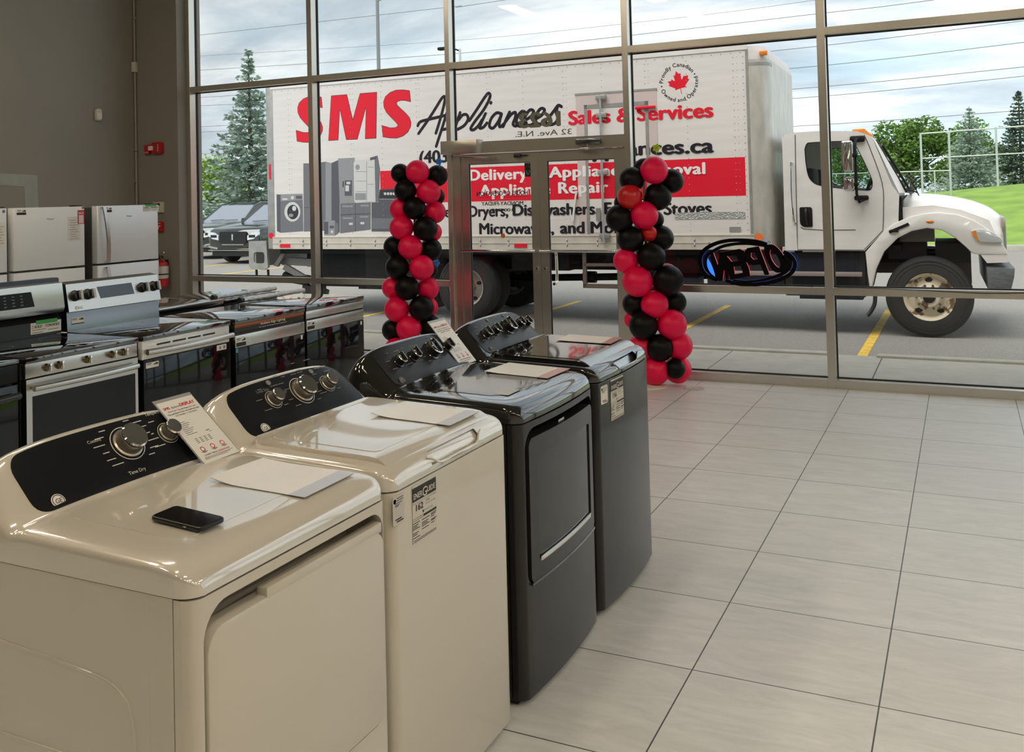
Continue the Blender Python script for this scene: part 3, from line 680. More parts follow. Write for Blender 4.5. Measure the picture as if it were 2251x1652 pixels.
# white washer
r, pan = machine('washing_machine', 'white top-load washer with an energy label on its front', -6.133, True, 'washer')
for y, b in ((-0.098, False), (0.044, True), (0.182, False)): knob(pan, kx+0.003, y, b, 'white')
logo_badge(pan, -0.205, M_paper, M_ink)
panel_print(pan, [(kx, 0.044, 11, 0.066), (kx, -0.098, 6, 0.044), (kx, 0.182, 6, 0.044), (0.083, 0.12, 6, 0.05), (0.084, 0.03, 5, 0.05)], M_greyink, [(0.098, -0.145, 'Load Size', 0.011), (0.080, 0.16, 'Temperature', 0.010)])
for y in (-0.055, 0.165): MB().lathe([(0.009, 0), (0.009, 0.003), (0, 0.003)], (0.082, y-0.02, zs(0.082, y)+0.003), (0.74, 0, 0.67), 16).build('button', M_greyink, pan)
lid(r, True, M_whitem)
energy_label(r, 0.698, -0.25, -0.122, 0.763, 0.915, '162', M_white)
small_sticker(r, 0.698, -0.348, -0.292, 0.840, 0.915, mat('silver_sticker', (0.55, 0.52, 0.48), 0.35))
# black dryer
r, pan = machine('clothes_dryer', 'black clothes dryer with a dark window in its front door', -5.338, False, 'dryer')
for y, b in ((-0.165, False), (-0.055, False), (0.085, True), (0.215, False)): knob(pan, kx+0.004, y, b, 'black')
logo_badge(pan, -0.222, M_greyink, M_ink)
panel_print(pan, [(kx, -0.165, 6, 0.042), (kx, -0.055, 6, 0.042), (kx, 0.085, 11, 0.062), (kx, 0.215, 6, 0.042)], M_greyink)
sheet_ = MB(); sheet(sheet_, 0.225, 0.575, -0.245, 0.265, 0.04, zs, 0.0012, nx=10, ny=10); sheet_.build('deck_panel', M_blackm, r, smooth=60)
q = MB(); q.box(0.545, 0.60, -0.22, -0.12, zs(0.57, 0)+0.0015, zs(0.57, 0)+0.002); q.build('deck_label', mat('pale_label', (0.45, 0.46, 0.46), 0.4), r)
# dark washer
r, pan = machine('washing_machine', 'dark grey top-load washer at the end of the row beside the red and black balloons', -4.588, False, 'washer')
for y, b in ((-0.178, False), (-0.085, False), (0.055, True), (0.178, False), (0.262, False)): knob(pan, kx+0.004, y, b, 'black')
logo_badge(pan, -0.215, M_greyink, M_ink)
panel_print(pan, [(kx, -0.178, 6, 0.042), (kx, -0.085, 6, 0.042), (kx, 0.055, 11, 0.062), (kx, 0.178, 6, 0.042)], M_greyink)
for y in (-0.07, 0.10): MB().lathe([(0.008, 0), (0.008, 0.003), (0, 0.003)], (0.080, y, zs(0.080, y)+0.003), (0.74, 0, 0.67), 16).build('button', M_greyink, pan)
l = lid(r, False, M_blackm)
def zl2(x, y): return zs(min(x, 0.66), 0)-0.05*max(0, (x-0.615)/0.075)**2.2
p = MB(); sheet(p, 0.60, 0.700, -0.30, 0.30, 0.03, zl2, 0.0145, nx=10, ny=12); p.build('lid_front', mat('satin_grey_lip', (0.42, 0.43, 0.43), 0.2, metal=0.9), l, smooth=60)
wb = bulge(0.022)
energy_label(r, 0.698, -0.22, -0.078, 0.748, 0.914, '156', mat('cream_label', (0.60, 0.57, 0.50), 0.5), wb)
small_sticker(r, 0.698, -0.316, -0.25, 0.832, 0.905, mat('white_label', (0.72, 0.70, 0.66), 0.5), wb)
# ------------------------------------------------------------------ papers, price cards and phone on the machines
def on_deck(name, label, cat, lift, c, ang, w, h, curl=0.0, band=None, warm=M_sheet):
    """a sheet lying on a deck, long side along its local x"""
    def zd(x):
        xl = c[0]+x-0.095
        return zs(xl, 0) if xl < 0.56 else zs(0.56, 0)-(xl-0.56)*0.045
    z0 = zd(0)+lift; t = thing(name, label, cat, (c[0], c[1], z0), ang)
    rows = []
    for i in range(13):
        x = -h/2+h*i/12; row = []
        for j in range(9):
            y = -w/2+w*j/8
            row.append((x, y, zd(x)-zd(0)+0.0012+curl*max(0, (-x/h-0.2))**1.5*2.2*(0.7+0.3*(-y/w*2))+0.004*max(0, x/h-0.35)))
        rows.append(row)
    m = MB(); m.grid(rows); m.grid([[(x, y, z_-0.0009) for x, y, z_ in rw][::-1] for rw in rows])
    o = m.build('page', warm, t)
    if band:
        b = MB(); b.grid([[(x, y, z_+0.0006) for x, y, z_ in rw] for rw in rows[10:]]); b.build('printed_band', band, t)
    return t
P1 = on_deck('price_sheet', 'white price sheet lying on the nearest white dryer, bluish at its front end', 'paper', 0.0022, (0.588, -6.664), 0.02, 0.212, 0.285, 0.03, mat('pale_blue_print', (0.50, 0.53, 0.60), 0.25, spec=0.7))
P2 = on_deck('price_sheet', 'white price sheet lying on the lid of the white top-load washer', 'paper', 0.0152, (0.60, -5.968), 0.0, 0.20, 0.28, 0.022, mat('pale_blue_print', (0.50, 0.53, 0.60), 0.25))
P3 = on_deck('price_sheet', 'white price sheet with a reddish end lying on the black dryer', 'paper', 0.0022, (0.573, -5.115), -0.03, 0.22, 0.27, 0.008, mat('pale_red_print', (0.52, 0.30, 0.27), 0.3))
P4 = on_deck('price_sheet', 'price sheet with a red end lying on the dark grey washer lid', 'paper', 0.0158, (0.555, -4.36), 0.05, 0.195, 0.26, 0.006, mat('red_print', (0.45, 0.12, 0.12), 0.3))
def price_card(label, A, B, Cc, w):
    """a sleeved card leaning on a console: A bottom-left, B bottom-right, Cc top-left"""
    A, B, Cc = Vector(A), Vector(B), Vector(Cc)
    U = (B-A).normalized(); V = (Cc-A); H = V.length; V = (V-U*V.dot(U)).normalized(); n = U.cross(V).normalized()
    t = thing('price_card', label, 'price card', A)
    def pl(mb, x0, x1, y0, y1, off, mi=0): mb.add([U*x0+V*y0+n*off, U*x1+V*y0+n*off, U*x1+V*y1+n*off, U*x0+V*y1+n*off], [(0, 1, 2, 3)], mi)
    M = Matrix((U, V, n)).transposed().to_4x4()
    MB().box(0, w, 0, H, -0.0006, 0.0006, M=M).build('card', M_sheet, t)
    s = MB(); s.prism(rect(-0.004, w+0.004, -0.002, H+0.012), 'z', -0.0014, -0.0007, M=M); s.build('sleeve', mat('clear_sleeve', (0.30, 0.30, 0.29), 0.1, spec=0.8), t)
    g = MB(); e = 0.0009
    def tx(mb, s_, x, y, ww, h, b=0.0, sh=0.0): text(mb, s_, U*(x*w)+V*(y*H)+n*e, U, V, w=ww*w, h=h*H, bold=b, shear=sh)
    rd = MB(); tx(rd, 'SMS', 0.06, 0.875, 0.17, 0.04, 0.05, 0.2); tx(rd, 'DISPLAY', 0.52, 0.875, 0.42, 0.05, 0.05)
    for cx in (0.22, 0.5, 0.78):
        ring = [U*(w*cx+0.008*math.cos(2*PI*i/16))+V*(H*0.20+0.008*math.sin(2*PI*i/16))+n*e for i in range(16)]; rin = [U*(w*cx+0.0055*math.cos(2*PI*i/16))+V*(H*0.20+0.0055*math.sin(2*PI*i/16))+n*e for i in range(16)]
        rd.add(ring+rin, [(i, (i+1) % 16, (i+1) % 16+16, i+16) for i in range(16)])
    tx(rd, 'GUARANTEED', 0.52, 0.095, 0.34, 0.022, 0.02)
    rd.build('red_print', M_redink, t, smooth=0)
    tx(g, 'Appliances', 0.26, 0.875, 0.24, 0.035, 0.0, 0.4)
    tx(g, 'GE 4.4 Cu.Ft. Top Load Washer & 6.2 cu.ft.', 0.12, 0.825, 0.78, 0.022, 0.02); tx(g, 'Top Load Electric Dryer with SaniFresh Cycle', 0.06, 0.785, 0.88, 0.022, 0.02); tx(g, 'GTW451 / GTX33', 0.22, 0.745, 0.6, 0.022, 0.02)
    for k in range(8): pl(g, w*0.12, w*(0.32+0.05*((k*5) % 3)), H*(0.64-0.028*k), H*(0.646-0.028*k), e)
    for k in range(4):
        for c in range(4): pl(g, w*(0.22+0.12*c), w*(0.22+0.12*c+0.07), H*(0.36-0.022*k), H*(0.367-0.022*k), e)
    pl(g, w*0.64, w*0.74, H*0.43, H*0.44, e); pl(g, w*0.70, w*0.78, H*0.405, H*0.41, e)
    for cx in (0.22, 0.5, 0.78): pl(g, w*(cx-0.08), w*(cx+0.08), H*0.155, H*0.162, e); pl(g, w*(cx-0.05), w*(cx+0.05), H*0.143, H*0.149, e)
    tx(g, 'LOWEST PRICE', 0.14, 0.095, 0.36, 0.022, 0.02)
    for k in range(3): pl(g, w*0.10, w*(0.92-0.1*k), H*(0.075-0.014*k), H*(0.079-0.014*k), e)
    g.build('lettering', M_ink, t, smooth=0)
price_card('white display card leaning on the control panel of the nearest white dryer', (0.330, -6.658, 0.9995), (0.330, -6.526, 0.9995), (0.160, -6.657, 1.142), 0.134)
price_card('white display card leaning on the control panel of the black dryer', (0.286, -5.131, 0.9995), (0.286, -4.99, 0.9995), (0.145, -5.155, 1.162), 0.134)
ph = thing('phone', 'black smartphone resting tilted on the nearest white dryer', 'phone', (0.605, -7.012, zs(0.51, 0)+0.0035), -0.05)
ph.rotation_euler = (0.03, 0.035, -0.05)
b = MB(); b.prism(rrect(-0.076, 0.076, -0.0375, 0.0375, 0.012), 'z', 0.0012, 0.0115, bev=0.0035); b.build('case', mat('black_phone_case', (0.01, 0.01, 0.011), 0.35), ph)
b = MB(); b.prism(rrect(-0.072, 0.072, -0.034, 0.034, 0.010), 'z', 0.0113, 0.0120); b.build('screen', mat('black_phone_glass', (0.006, 0.006, 0.007), 0.06, spec=0.6), ph)
b = MB(); b.prism(rrect(-0.004, 0.004, -0.001, 0.001, 0.0009, 3), 'y', -0.0379, -0.0372, M=Matrix.Translation((0.03, 0, 0.0065))); b.build('port', M_print, ph)
# ------------------------------------------------------------------ ranges (fronts face +x; root at the back left corner line)
RX = -2.18      # oven fronts
def rng(name, label, y0, y1, rz=0.0, x=None):
    return thing(name, label, 'range', ((RX if x is None else x)-0.66, (y0+y1)/2, 0), rz, 'ranges standing in two rows')
def range_body(r, w, side, top_z=0.900):
    h = w/2
    MB().box(0.02, 0.615, -h+0.004, h-0.004, 0.03, top_z, bev=0.003, seg=1).build('body', side, r)
    MB().box(0.06, 0.58, -h+0.03, h-0.03, 0.0, 0.032).build('base', M_black, r)
def cooktop(r, w, z0=0.895, z1=0.915, x0=0.03, x1=0.665, lip=0.0):
    h = w/2
    c = MB(); c.box(x0, x1, -h, h, z0, z1, bev=0.006); 
    o = c.build('cooktop', M_cooktop, r)
    g = MB()
    for (cx, cy, rr) in ((0.19, -0.18, 0.08), (0.19, 0.18, 0.075), (0.46, -0.18, 0.075), (0.46, 0.18, 0.105)):
        a = ell(cx, cy, rr, rr, 32); b = ell(cx, cy, rr-0.002, rr-0.002, 32)
        g.add([(p[0], p[1], z1+0.0004) for p in a]+[(p[0], p[1], z1+0.0004) for p in b], [(i, (i+1) % 32, (i+1) % 32+32, i+32) for i in range(32)])
    g.build('burner_mark', M_greyink, o, smooth=0)
    return o
def oven_door(r, w, z0, z1, frame, window, m_glass=None, x=0.615):
    """window: (y0, y1, z0, z1) of the dark glass or None when the whole door is glass"""
    h = w/2
    if window is None:
        return MB().box(x+0.003, x+0.045, -h+0.005, h-0.005, z0, z1, bev=0.004).build('oven_door', m_glass or M_ovenglass, r)
    d = MB().prism(rect(-h+0.005, h-0.005, z0, z1), 'x', x+0.003, x+0.045, holes=[rect(*window)])
    o = d.build('oven_door', frame, r)
    MB().box(x+0.008, x+0.0435, window[0]-0.002, window[1]+0.002, window[2]-0.002, window[3]+0.002).build('oven_window', m_glass or M_ovenglass, o)
    return o
def drawer(r, w, m, z0=0.05, z1=0.2):
    MB().box(0.618, 0.655, -w/2+0.005, w/2-0.005, z0, z1, bev=0.004).build('drawer', m, r)
def bar_handle(p, w, z, x, m, rad=0.016, bow=0.02, posts=True, end=0.03):
    h = w/2-end; q = MB()
    path = [(x+bow*(1-(y/h)**2), y, z) for y in [h*(-1+2*i/14) for i in range(15)]]
    q.tube(path, rad, 12)
    o = q.build('handle', m, p)
    if posts:
        k = MB()
        for s in (-1, 1): k.box(0.65, x+0.004, s*(h-0.02)-0.012, s*(h-0.02)+0.012, z-0.012, z+0.012, bev=0.003)
        k.build('handle_post', m, o)
    return o
def hold_tag(parent, O, U, V, n, w=0.215, h=0.066):
    """paper tag taped up with a strip of green tape"""
    O, U, V, n = Vector(O), Vector(U), Vector(V), Vector(n); M = Matrix((U, V, n)).transposed().to_4x4(); M.translation = O
    t = MB().box(0, w, 0, h, 0, 0.001, M=M).build('hold_tag', M_paper, parent)
    MB().box(w*0.17, w*0.87, h*0.83, h*1.18, 0.0012, 0.002, M=M).build('tape', M_green, t)
    g = MB(); e = n*0.0018
    text(g, 'SOLD', O+U*w*0.12+V*h*0.52+e, U, V, w=w*0.25, h=h*0.24, bold=0.04); text(g, 'ON HOLD', O+U*w*0.54+V*h*0.52+e, U, V, w=w*0.40, h=h*0.24, bold=0.04)
    for a in (0.04, 0.47):
        for (x0, x1, y0, y1) in ((a, a+0.055, 0.52, 0.55), (a, a+0.055, 0.73, 0.76), (a, a+0.008, 0.52, 0.76), (a+0.047, a+0.055, 0.52, 0.76)):
            g.add([O+U*w*x0+V*h*y0+e, O+U*w*x1+V*h*y0+e, O+U*w*x1+V*h*y1+e, O+U*w*x0+V*h*y1+e], [(0, 1, 2, 3)])
    for k, (x0, x1) in enumerate(((0.04, 0.5), (0.56, 0.92), (0.04, 0.4))):
        y0 = 0.34-0.12*k; g.add([O+U*w*x0+V*h*y0+e, O+U*w*x1+V*h*y0+e, O+U*w*x1+V*h*(y0+0.04)+e, O+U*w*x0+V*h*(y0+0.04)+e], [(0, 1, 2, 3)])
    g.build('lettering', M_ink, t, smooth=0)
    return t
def spec_sticker(parent, O, U, V, n, w=0.085, h=0.05, split=0.45):
    O, U, V, n = Vector(O), Vector(U), Vector(V), Vector(n); M = Matrix((U, V, n)).transposed().to_4x4(); M.translation = O
    t = MB().box(0, w, h*split, h, 0, 0.0008, M=M).box(0, w, 0, h*split, 0, 0.0008, mi=1, M=M).build('spec_sticker', [M_paper, M_ink], parent)
    g = MB(); g.box(w*0.05, w*0.45, h*0.82, h*0.90, 0.0008, 0.0014, M=M); g.box(w*0.05, w*0.40, h*0.66, h*0.72, 0.0008, 0.0014, M=M); g.box(w*0.58, w*0.95, h*0.58, h*0.72, 0.0008, 0.0014, M=M); g.box(w*0.74, w*0.95, h*0.72, h*0.85, 0.0008, 0.0014, M=M)
    g.build('sticker_print', M_ink, t)
    return t
W = 0.755
# ---- far left: black range, only its right edge in the picture
r = rng('range', 'black range at the left edge, its curved black door handle showing', -6.01, -5.255)
range_body(r, W, M_blackside); cooktop(r, W)
MB().box(0.618, 0.655, -W/2+0.003, W/2-0.003, 0.80, 0.892, bev=0.006).build('control_strip', M_panel, r)
d = oven_door(r, W, 0.21, 0.79, M_slate, None); bar_handle(d, W, 0.735, 0.685, M_slate, 0.02, 0.03, end=0.02); drawer(r, W, M_blackside)
b = MB(); b.box(0.02, 0.09, -W/2, W/2, 0.915, 1.19, bev=0.01); b.build('backguard', M_slate, r)
# ---- stainless range with knobs on the front and a touch display on the backguard
r = rng('range', 'stainless range with five front knobs and a sold tag on its black backguard', -5.22, -4.462)
range_body(r, W, M_blackside, 0.885)
cooktop(r, W, 0.884, 0.915)
MB().box(0.618, 0.655, -W/2+0.003, W/2-0.003, 0.806, 0.882, bev=0.003).build('control_strip', M_steel, r)
for k, y in enumerate((-0.248, -0.172, 0.012, 0.186, 0.268)):
    q = MB(); q.lathe([(0.021, 0), (0.021, 0.01), (0.019, 0.014), (0.019, 0.02), (0, 0.02)], (0.655, y, 0.846), (1, 0, 0), 24); kk = q.build('knob', mat('bronze_knob', (0.22, 0.19, 0.12), 0.22, metal=1.0), r)
    MB().box(0.674, 0.694, y-0.007, y+0.007, 0.828, 0.868, bev=0.002).build('knob_grip', M_chrome, kk)
d = oven_door(r, W, 0.21, 0.80, M_steel, (-0.338, 0.352, 0.27, 0.712)); bar_handle(d, W, 0.757, 0.685, M_steel, 0.017, 0.018); drawer(r, W, M_steel)
b = MB((-0.06, 0, 0)); b.prism([(0.02, 0.915), (0.085, 0.915), (0.085, 1.0), (0.055, 1.035), (0.105, 1.045), (0.085, 1.215), (0.02, 1.22)], 'y', -W/2, W/2); bg = b.build('backguard', M_black, r)
fp = MB((-0.06, 0, 0)); fp.prism([(0.058, 1.040), (0.108, 1.046), (0.120, 1.075), (0.098, 1.22), (0.05, 1.226)], 'y', -W/2+0.001, W/2-0.001); fp.build('backguard_face', M_steel, bg)
def bgp(y, z, off=0.001): return (0.060-(z-1.075)*0.022/0.145+off, y, z)
q = MB(); q.add([bgp(y, z, 0.0012) for y, z in ((-0.28, 1.098), (0.166, 1.098), (0.152, 1.185), (-0.28, 1.185))], [(0, 1, 2, 3)]); q.build('touch_display', M_panel, bg, smooth=0)
q = MB()
for k in range(6):
    for c in range(4):
        y = -0.20+0.055*k; z = 1.112+0.018*c; q.add([bgp(y, z, 0.002), bgp(y+0.016, z, 0.002), bgp(y+0.016, z+0.005, 0.002), bgp(y, z+0.005, 0.002)], [(0, 1, 2, 3)])
q.build('display_print', M_greyink, bg, smooth=0)
hold_tag(bg, (0.0265, 0.160, 0.932), (0, 1, 0), (0, 0, 1), (1, 0, 0))
# ---- LG style range: stainless sloped backguard with four knobs
r = rng('range', 'range with four black knobs on its stainless backguard and a white film-wrapped control strip', -4.43, -3.675)
range_body(r, W, M_blackside); cooktop(r, W, 0.885, 0.915)
MB().box(0.618, 0.652, -W/2+0.003, W/2-0.003, 0.775, 0.884, bev=0.003).build('control_strip', mat('white_film_steel', (0.85, 0.85, 0.83), 0.3, metal=0.2, bump=(30, 0.2, (1, 0.3, 4))), r)
q = MB()
for k in range(4): q.box(0.652, 0.6535, -0.26+0.13*k, -0.15+0.13*k, 0.846, 0.856)
q.build('vent_slot', M_black, r)
bar_handle(r, W, 0.822, 0.685, mat('satin_handle', (0.62, 0.60, 0.56), 0.3, metal=0.9), 0.018, 0.03, end=0.01)
d = oven_door(r, W, 0.21, 0.772, M_slate, None); drawer(r, W, M_slate)
spec_sticker(d, (0.6605, -0.355, 0.715), (0, 1, 0), (0, 0, 1), (1, 0, 0), 0.10, 0.04, 0.2)
q = MB(); q.box(0.6602, 0.661, 0.245, 0.335, 0.735, 0.77); st = q.build('spec_sticker', M_paper, d)
q = MB(); q.box(0.661, 0.6615, 0.27, 0.285, 0.742, 0.76); q.box(0.661, 0.6615, 0.305, 0.325, 0.742, 0.762); q.build('sticker_print', M_greyink, st)
b = MB((-0.06, 0, 0)); b.prism([(0.02, 0.915), (0.10, 0.915), (0.092, 1.035), (0.02, 1.21)], 'y', -W/2, W/2); bg = b.build('backguard', M_steeld, r)
fp = MB((-0.06, 0, 0)); fp.prism([(0.045, 1.04), (0.116, 1.036), (0.086, 1.204), (0.02, 1.216), (0.02, 1.04)], 'y', -W/2, W/2); face = fp.build('backguard_face', M_steel, bg)
nB = Vector((0.168, 0, 0.030)).normalized()
def bgl(y, z, off=0.0012): return Vector((0.056-(z-1.036)*0.030/0.168, y, z))+nB*off
q = MB(); q.add([bgl(y, z) for y, z in ((-0.125, 1.094), (0.155, 1.096), (0.14, 1.170), (-0.145, 1.168))], [(0, 1, 2, 3)]); q.build('display', mat('oven_display', (0.03, 0.04, 0.05), 0.05, spec=0.9), face, smooth=0)
for y in (-0.32, -0.222, 0.226, 0.325):
    c = bgl(y, 1.130, 0)
    k = MB().lathe([(0.034, 0), (0.034, 0.006), (0.029, 0.012), (0.027, 0.034), (0, 0.034)], c, nB, 26).build('knob', M_black, face)
    up = Vector((0, 0, 1)); side = Vector((0, 1, 0)); M = Matrix((side, nB.cross(side), nB)).transposed().to_4x4(); M.translation = c
    MB().box(-0.007, 0.007, -0.028, 0.028, 0.03, 0.046, bev=0.002, M=M).build('knob_grip', M_blackm, k)
    MB().box(0.018, 0.036, -0.03, 0.03, 0.001, 0.036, M=M).build('knob_wrap', M_print, k)
q = MB(); c = bgl(-0.318, 1.056, 0.0015); U = Vector((0, 1, 0)); V = nB.cross(U)
q.add([c+U*0.012*math.cos(2*PI*i/20)+V*0.012*math.sin(2*PI*i/20) for i in range(20)], [tuple(range(20))]); text(q, 'LG', c+U*0.016-V*0.009, U, V, w=0.03, h=0.017, bold=0.03)
q.build('lettering', M_paper, face, smooth=0)
spec_sticker(bg, Vector((0.0385, -0.345, 0.955)), (0, 1, 0), (-0.066, 0, 0.998), (0.998, 0, 0.066), 0.095, 0.04, 0.15)
# ---- slide-in range with the orange "Ambient Edge Lighting" strip
r = rng('range', 'slide-in range with an orange and black lighting advert strip across its front', -3.635, -2.876)
range_body(r, W, M_blackside); cooktop(r, W, 0.878, 0.915)
s_ = MB(); s_.box(0.618, 0.655, -W/2+0.003, W/2-0.003, 0.822, 0.877, bev=0.003); st = s_.build('control_strip', mat('black_strip', (0.02, 0.016, 0.014), 0.2), r)
MB().box(0.6555, 0.6568, -W/2+0.005, W/2-0.005, 0.862, 0.876).build('orange_band', mat('orange_glow_print', (0.42, 0.12, 0.03), 0.3), st)
MB().box(0.6555, 0.6562, -W/2+0.005, W/2-0.005, 0.852, 0.862).build('brown_band', mat('brown_print', (0.14, 0.04, 0.015), 0.3), st)
q = MB(); text(q, 'Ambient Edge Lighting', (0.6572, 0.02, 0.846), (0, 1, 0), (0, 0, 1), w=0.27, h=0.017, bold=0.01, align='c'); text(q, 'See your cooktop from a distance', (0.6572, 0.02, 0.828), (0, 1, 0), (0, 0, 1), w=0.30, h=0.008, align='c')
q.build('lettering', M_paper, st, smooth=0)
MB().box(0.618, 0.653, -W/2+0.003, W/2-0.003, 0.806, 0.82).build('vent_gap', M_black, r)
MB().box(0.618, 0.66, -W/2+0.004, W/2-0.004, 0.725, 0.806, bev=0.003).build('upper_door_band', M_steel, r)
d = oven_door(r, W, 0.21, 0.723, M_steel, None, M_ovenglass); drawer(r, W, M_steel)
spec_sticker(r, (0.6605, -0.365, 0.732), (0, 1, 0), (0, 0, 1), (1, 0, 0), 0.095, 0.058)
q = MB(); q.lathe([(0.013, 0), (0.013, 0.0008), (0, 0.0008)], (0.66, 0.345, 0.79), (1, 0, 0), 16); q.build('round_sticker', M_greyink, r)
q = MB(); q.box(0.6605, 0.6613, 0.325, 0.345, 0.685, 0.715); q.build('spec_sticker', M_paper, d)
q = MB(); q.box(0.6605, 0.6613, -0.372, -0.350, 0.695, 0.722); q.build('blue_tape', mat('blue_tape', (0.12, 0.32, 0.45), 0.5), d)
# ---- last slide-in range
r = rng('range', 'last slide-in range of the row by the windows, two stainless bands above black glass', -2.862, -2.105)
range_body(r, W, M_blackside); cooktop(r, W, 0.878, 0.918)
MB().box(0.618, 0.657, -W/2+0.003, W/2-0.003, 0.820, 0.876, bev=0.003).build('control_strip', M_steel, r)
MB().box(0.618, 0.650, -W/2+0.003, W/2-0.003, 0.808, 0.82).build('vent_gap', M_black, r)
MB().box(0.618, 0.66, -W/2+0.004, W/2-0.004, 0.728, 0.808, bev=0.003).build('upper_door_band', M_steel, r)
d = oven_door(r, W, 0.21, 0.726, M_steel, None, M_ovenglass); drawer(r, W, M_steel)
spec_sticker(r, (0.6605, -0.365, 0.742), (0, 1, 0), (0, 0, 1), (1, 0, 0), 0.085, 0.055)
q = MB(); q.box(0.6605, 0.6613, 0.325, 0.345, 0.69, 0.718); q.build('spec_sticker', M_paper, d)
# ---- second row, backs turned to the first row
def back_range(label, y0, y1, strip, z=0.915):
    r = thing('range', label, 'range', (-3.115, (y0+y1)/2, 0), PI, 'ranges standing in two rows')
    range_body(r, y1-y0, M_blackside); cooktop(r, y1-y0, 0.885, z, 0.0, 0.66)
    MB().box(0.618, 0.655, -0.37, 0.37, 0.80, 0.885, bev=0.003).build('control_strip', M_steel, r)
    d = oven_door(r, y1-y0, 0.21, 0.79, M_steel, (-0.33, 0.33, 0.27, 0.70)); bar_handle(d, y1-y0, 0.75, 0.69, M_steel); drawer(r, y1-y0, M_steel)
    if strip: MB().box(-0.002, 0.075, -0.377, 0.377, 0.90, 0.927, bev=0.003).build('rear_vent', M_steel, r)
    return r
back_range('slide-in range facing the left wall, behind the last range of the front row', -2.655, -1.90, False)
back_range('range facing the left wall with a bare stainless rear trim strip', -3.43, -2.675, True)
r = thing('range', 'range facing the left wall, its blue-black backguard showing above the front row', 'range', (-3.115, -4.60, 0), PI, 'ranges standing in two rows')
range_body(r, W, M_blackside); cooktop(r, W, 0.885, 0.915); b = MB(); b.box(0.0, 0.07, -W/2, W/2, 0.90, 1.226, bev=0.008); b.build('backguard', mat('blue_black_steel', (0.02, 0.03, 0.07), 0.3), r); oven_door(r, W, 0.21, 0.79, M_steel, None); drawer(r, W, M_steel)
# ---- handles wrapped in clear film, laid on the cooktops
M_film = mat('clear_film', (0.62, 0.62, 0.60), 0.18, metal=0.5, bump=(45, 0.9, (1, 0.35, 1)))
def wrapped_handle(label, x, y0, y1, z):
    t = thing('wrapped_handle', label, 'handle', (x, (y0+y1)/2, z)); L = (y1-y0)/2
    MB().tube([(0, -L+0.03, 0.020), (0, L-0.03, 0.020)], 0.0125, 12).build('bar', M_steel, t)
    n = 22; MB().tube([(0.004*math.sin(i*1.7), -L+0.02+(2*L-0.04)*i/n, 0.0215) for i in range(n+1)], [0.0185+0.002*math.sin(i*2.3) for i in range(n+1)], 10).build('film', M_film, t)
    for s in (-1,): MB().lathe([(0.0, 0), (0.022, 0.0), (0.022, 0.035), (0.012, 0.05), (0, 0.05)], (0, s*L, 0.0225), (0, -s, 0), 14).build('end_cap', M_black, t)
    MB().lathe([(0.02, 0), (0.02, 0.035)], (0, 0.0, 0.0225), (0, 1, 0), 14).build('tape_band', M_steel, t)
wrapped_handle('oven handle wrapped in clear film lying along the back edge of the last range', -2.80, -2.86, -2.04, 0.9185)
wrapped_handle('oven handle wrapped in clear film lying on the range that faces the left wall', -3.19, -2.72, -1.92, 0.9155)
# ------------------------------------------------------------------ fridges along the left wall
def fridge(label, y0, y1, m_door, m_side, h=1.68, group=None):
    r = thing('fridge', label, 'fridge', (-4.75-0.76, (y0+y1)/2, 0)); hw = (y1-y0)/2
    MB().box(0.02, 0.68, -hw+0.004, hw-0.004, 0.03, h-0.012, bev=0.004, seg=1).build('cabinet', m_side, r)
    MB().box(0.06, 0.66, -hw+0.03, hw-0.03, 0, 0.03).build('base', M_black, r)
    d = MB(); d.prism(rrect(0.688, 0.76, -hw, hw, (0.004, 0.014, 0.014, 0.004), 4), 'z', 1.168, h, bev=0.004); up = d.build('upper_door', m_door, r)
    d = MB(); d.prism(rrect(0.688, 0.76, -hw, hw, (0.004, 0.014, 0.014, 0.004), 4), 'z', 0.06, 1.150, bev=0.004); lo = d.build('lower_door', m_door, r)
    q = MB(); q.box(0.70, 0.757, hw-0.10, hw-0.002, 1.151, 1.167, bev=0.003); q.build('centre_hinge', M_black, r)
    q = MB(); q.box(0.66, 0.745, hw-0.08, hw-0.01, h-0.012, h+0.012, bev=0.004); q.build('top_hinge', M_black, r)
    return r, up, lo
r, up, lo = fridge('white fridge cut off by the left edge with papers on its door', -4.11, -3.345, M_fridgew, M_fgrey)
q = MB(); q.lathe([(0.013, 0), (0.013, 0.002), (0, 0.002)], (0.76, 0.35, 1.655), (1, 0, 0), 16); q.build('hinge_cover', M_greyink, up)
q = MB(); q.box(0.7602, 0.761, 0.27, 0.365, 1.36, 1.565); pg = q.build('price_sheet', M_paper, up)
q = MB()
for k in range(7): q.box(0.761, 0.7615, 0.28, 0.35-0.01*(k % 3), 1.40+k*0.022, 1.404+k*0.022)
q.build('lettering', M_greyink, pg)
r, up, lo = fridge('white fridge with a red sale tag and a price sheet on its upper door', -3.288, -2.578, M_fridgew, M_fgrey)
hw = 0.355
spec_sticker(up, (0.7602, -0.325, 1.622), (0, 1, 0), (0, 0, 1), (1, 0, 0), 0.088, 0.045)
q = MB(); text(q, 'Whirlpool', (0.7606, -0.005, 1.575), (0, 1, 0), (0, 0, 1), w=0.068, h=0.013, bold=0.01, align='c'); q.build('lettering', M_ink, up, smooth=0)
q = MB(); q.lathe([(0.012, 0), (0.012, 0.002), (0, 0.002)], (0.76, hw-0.02, 1.668), (1, 0, 0), 16); q.build('hinge_cover', M_greyink, up)
q = MB(); q.box(0.7602, 0.761, 0.172, 0.302, 1.385, 1.592); pg = q.build('price_sheet', M_sheet, up)
q = MB()
for k in range(9): q.box(0.761, 0.7615, 0.19+0.01*(k % 2), 0.285-0.015*(k % 3), 1.40+k*0.02, 1.404+k*0.02)
q.build('lettering', M_greyink, pg)
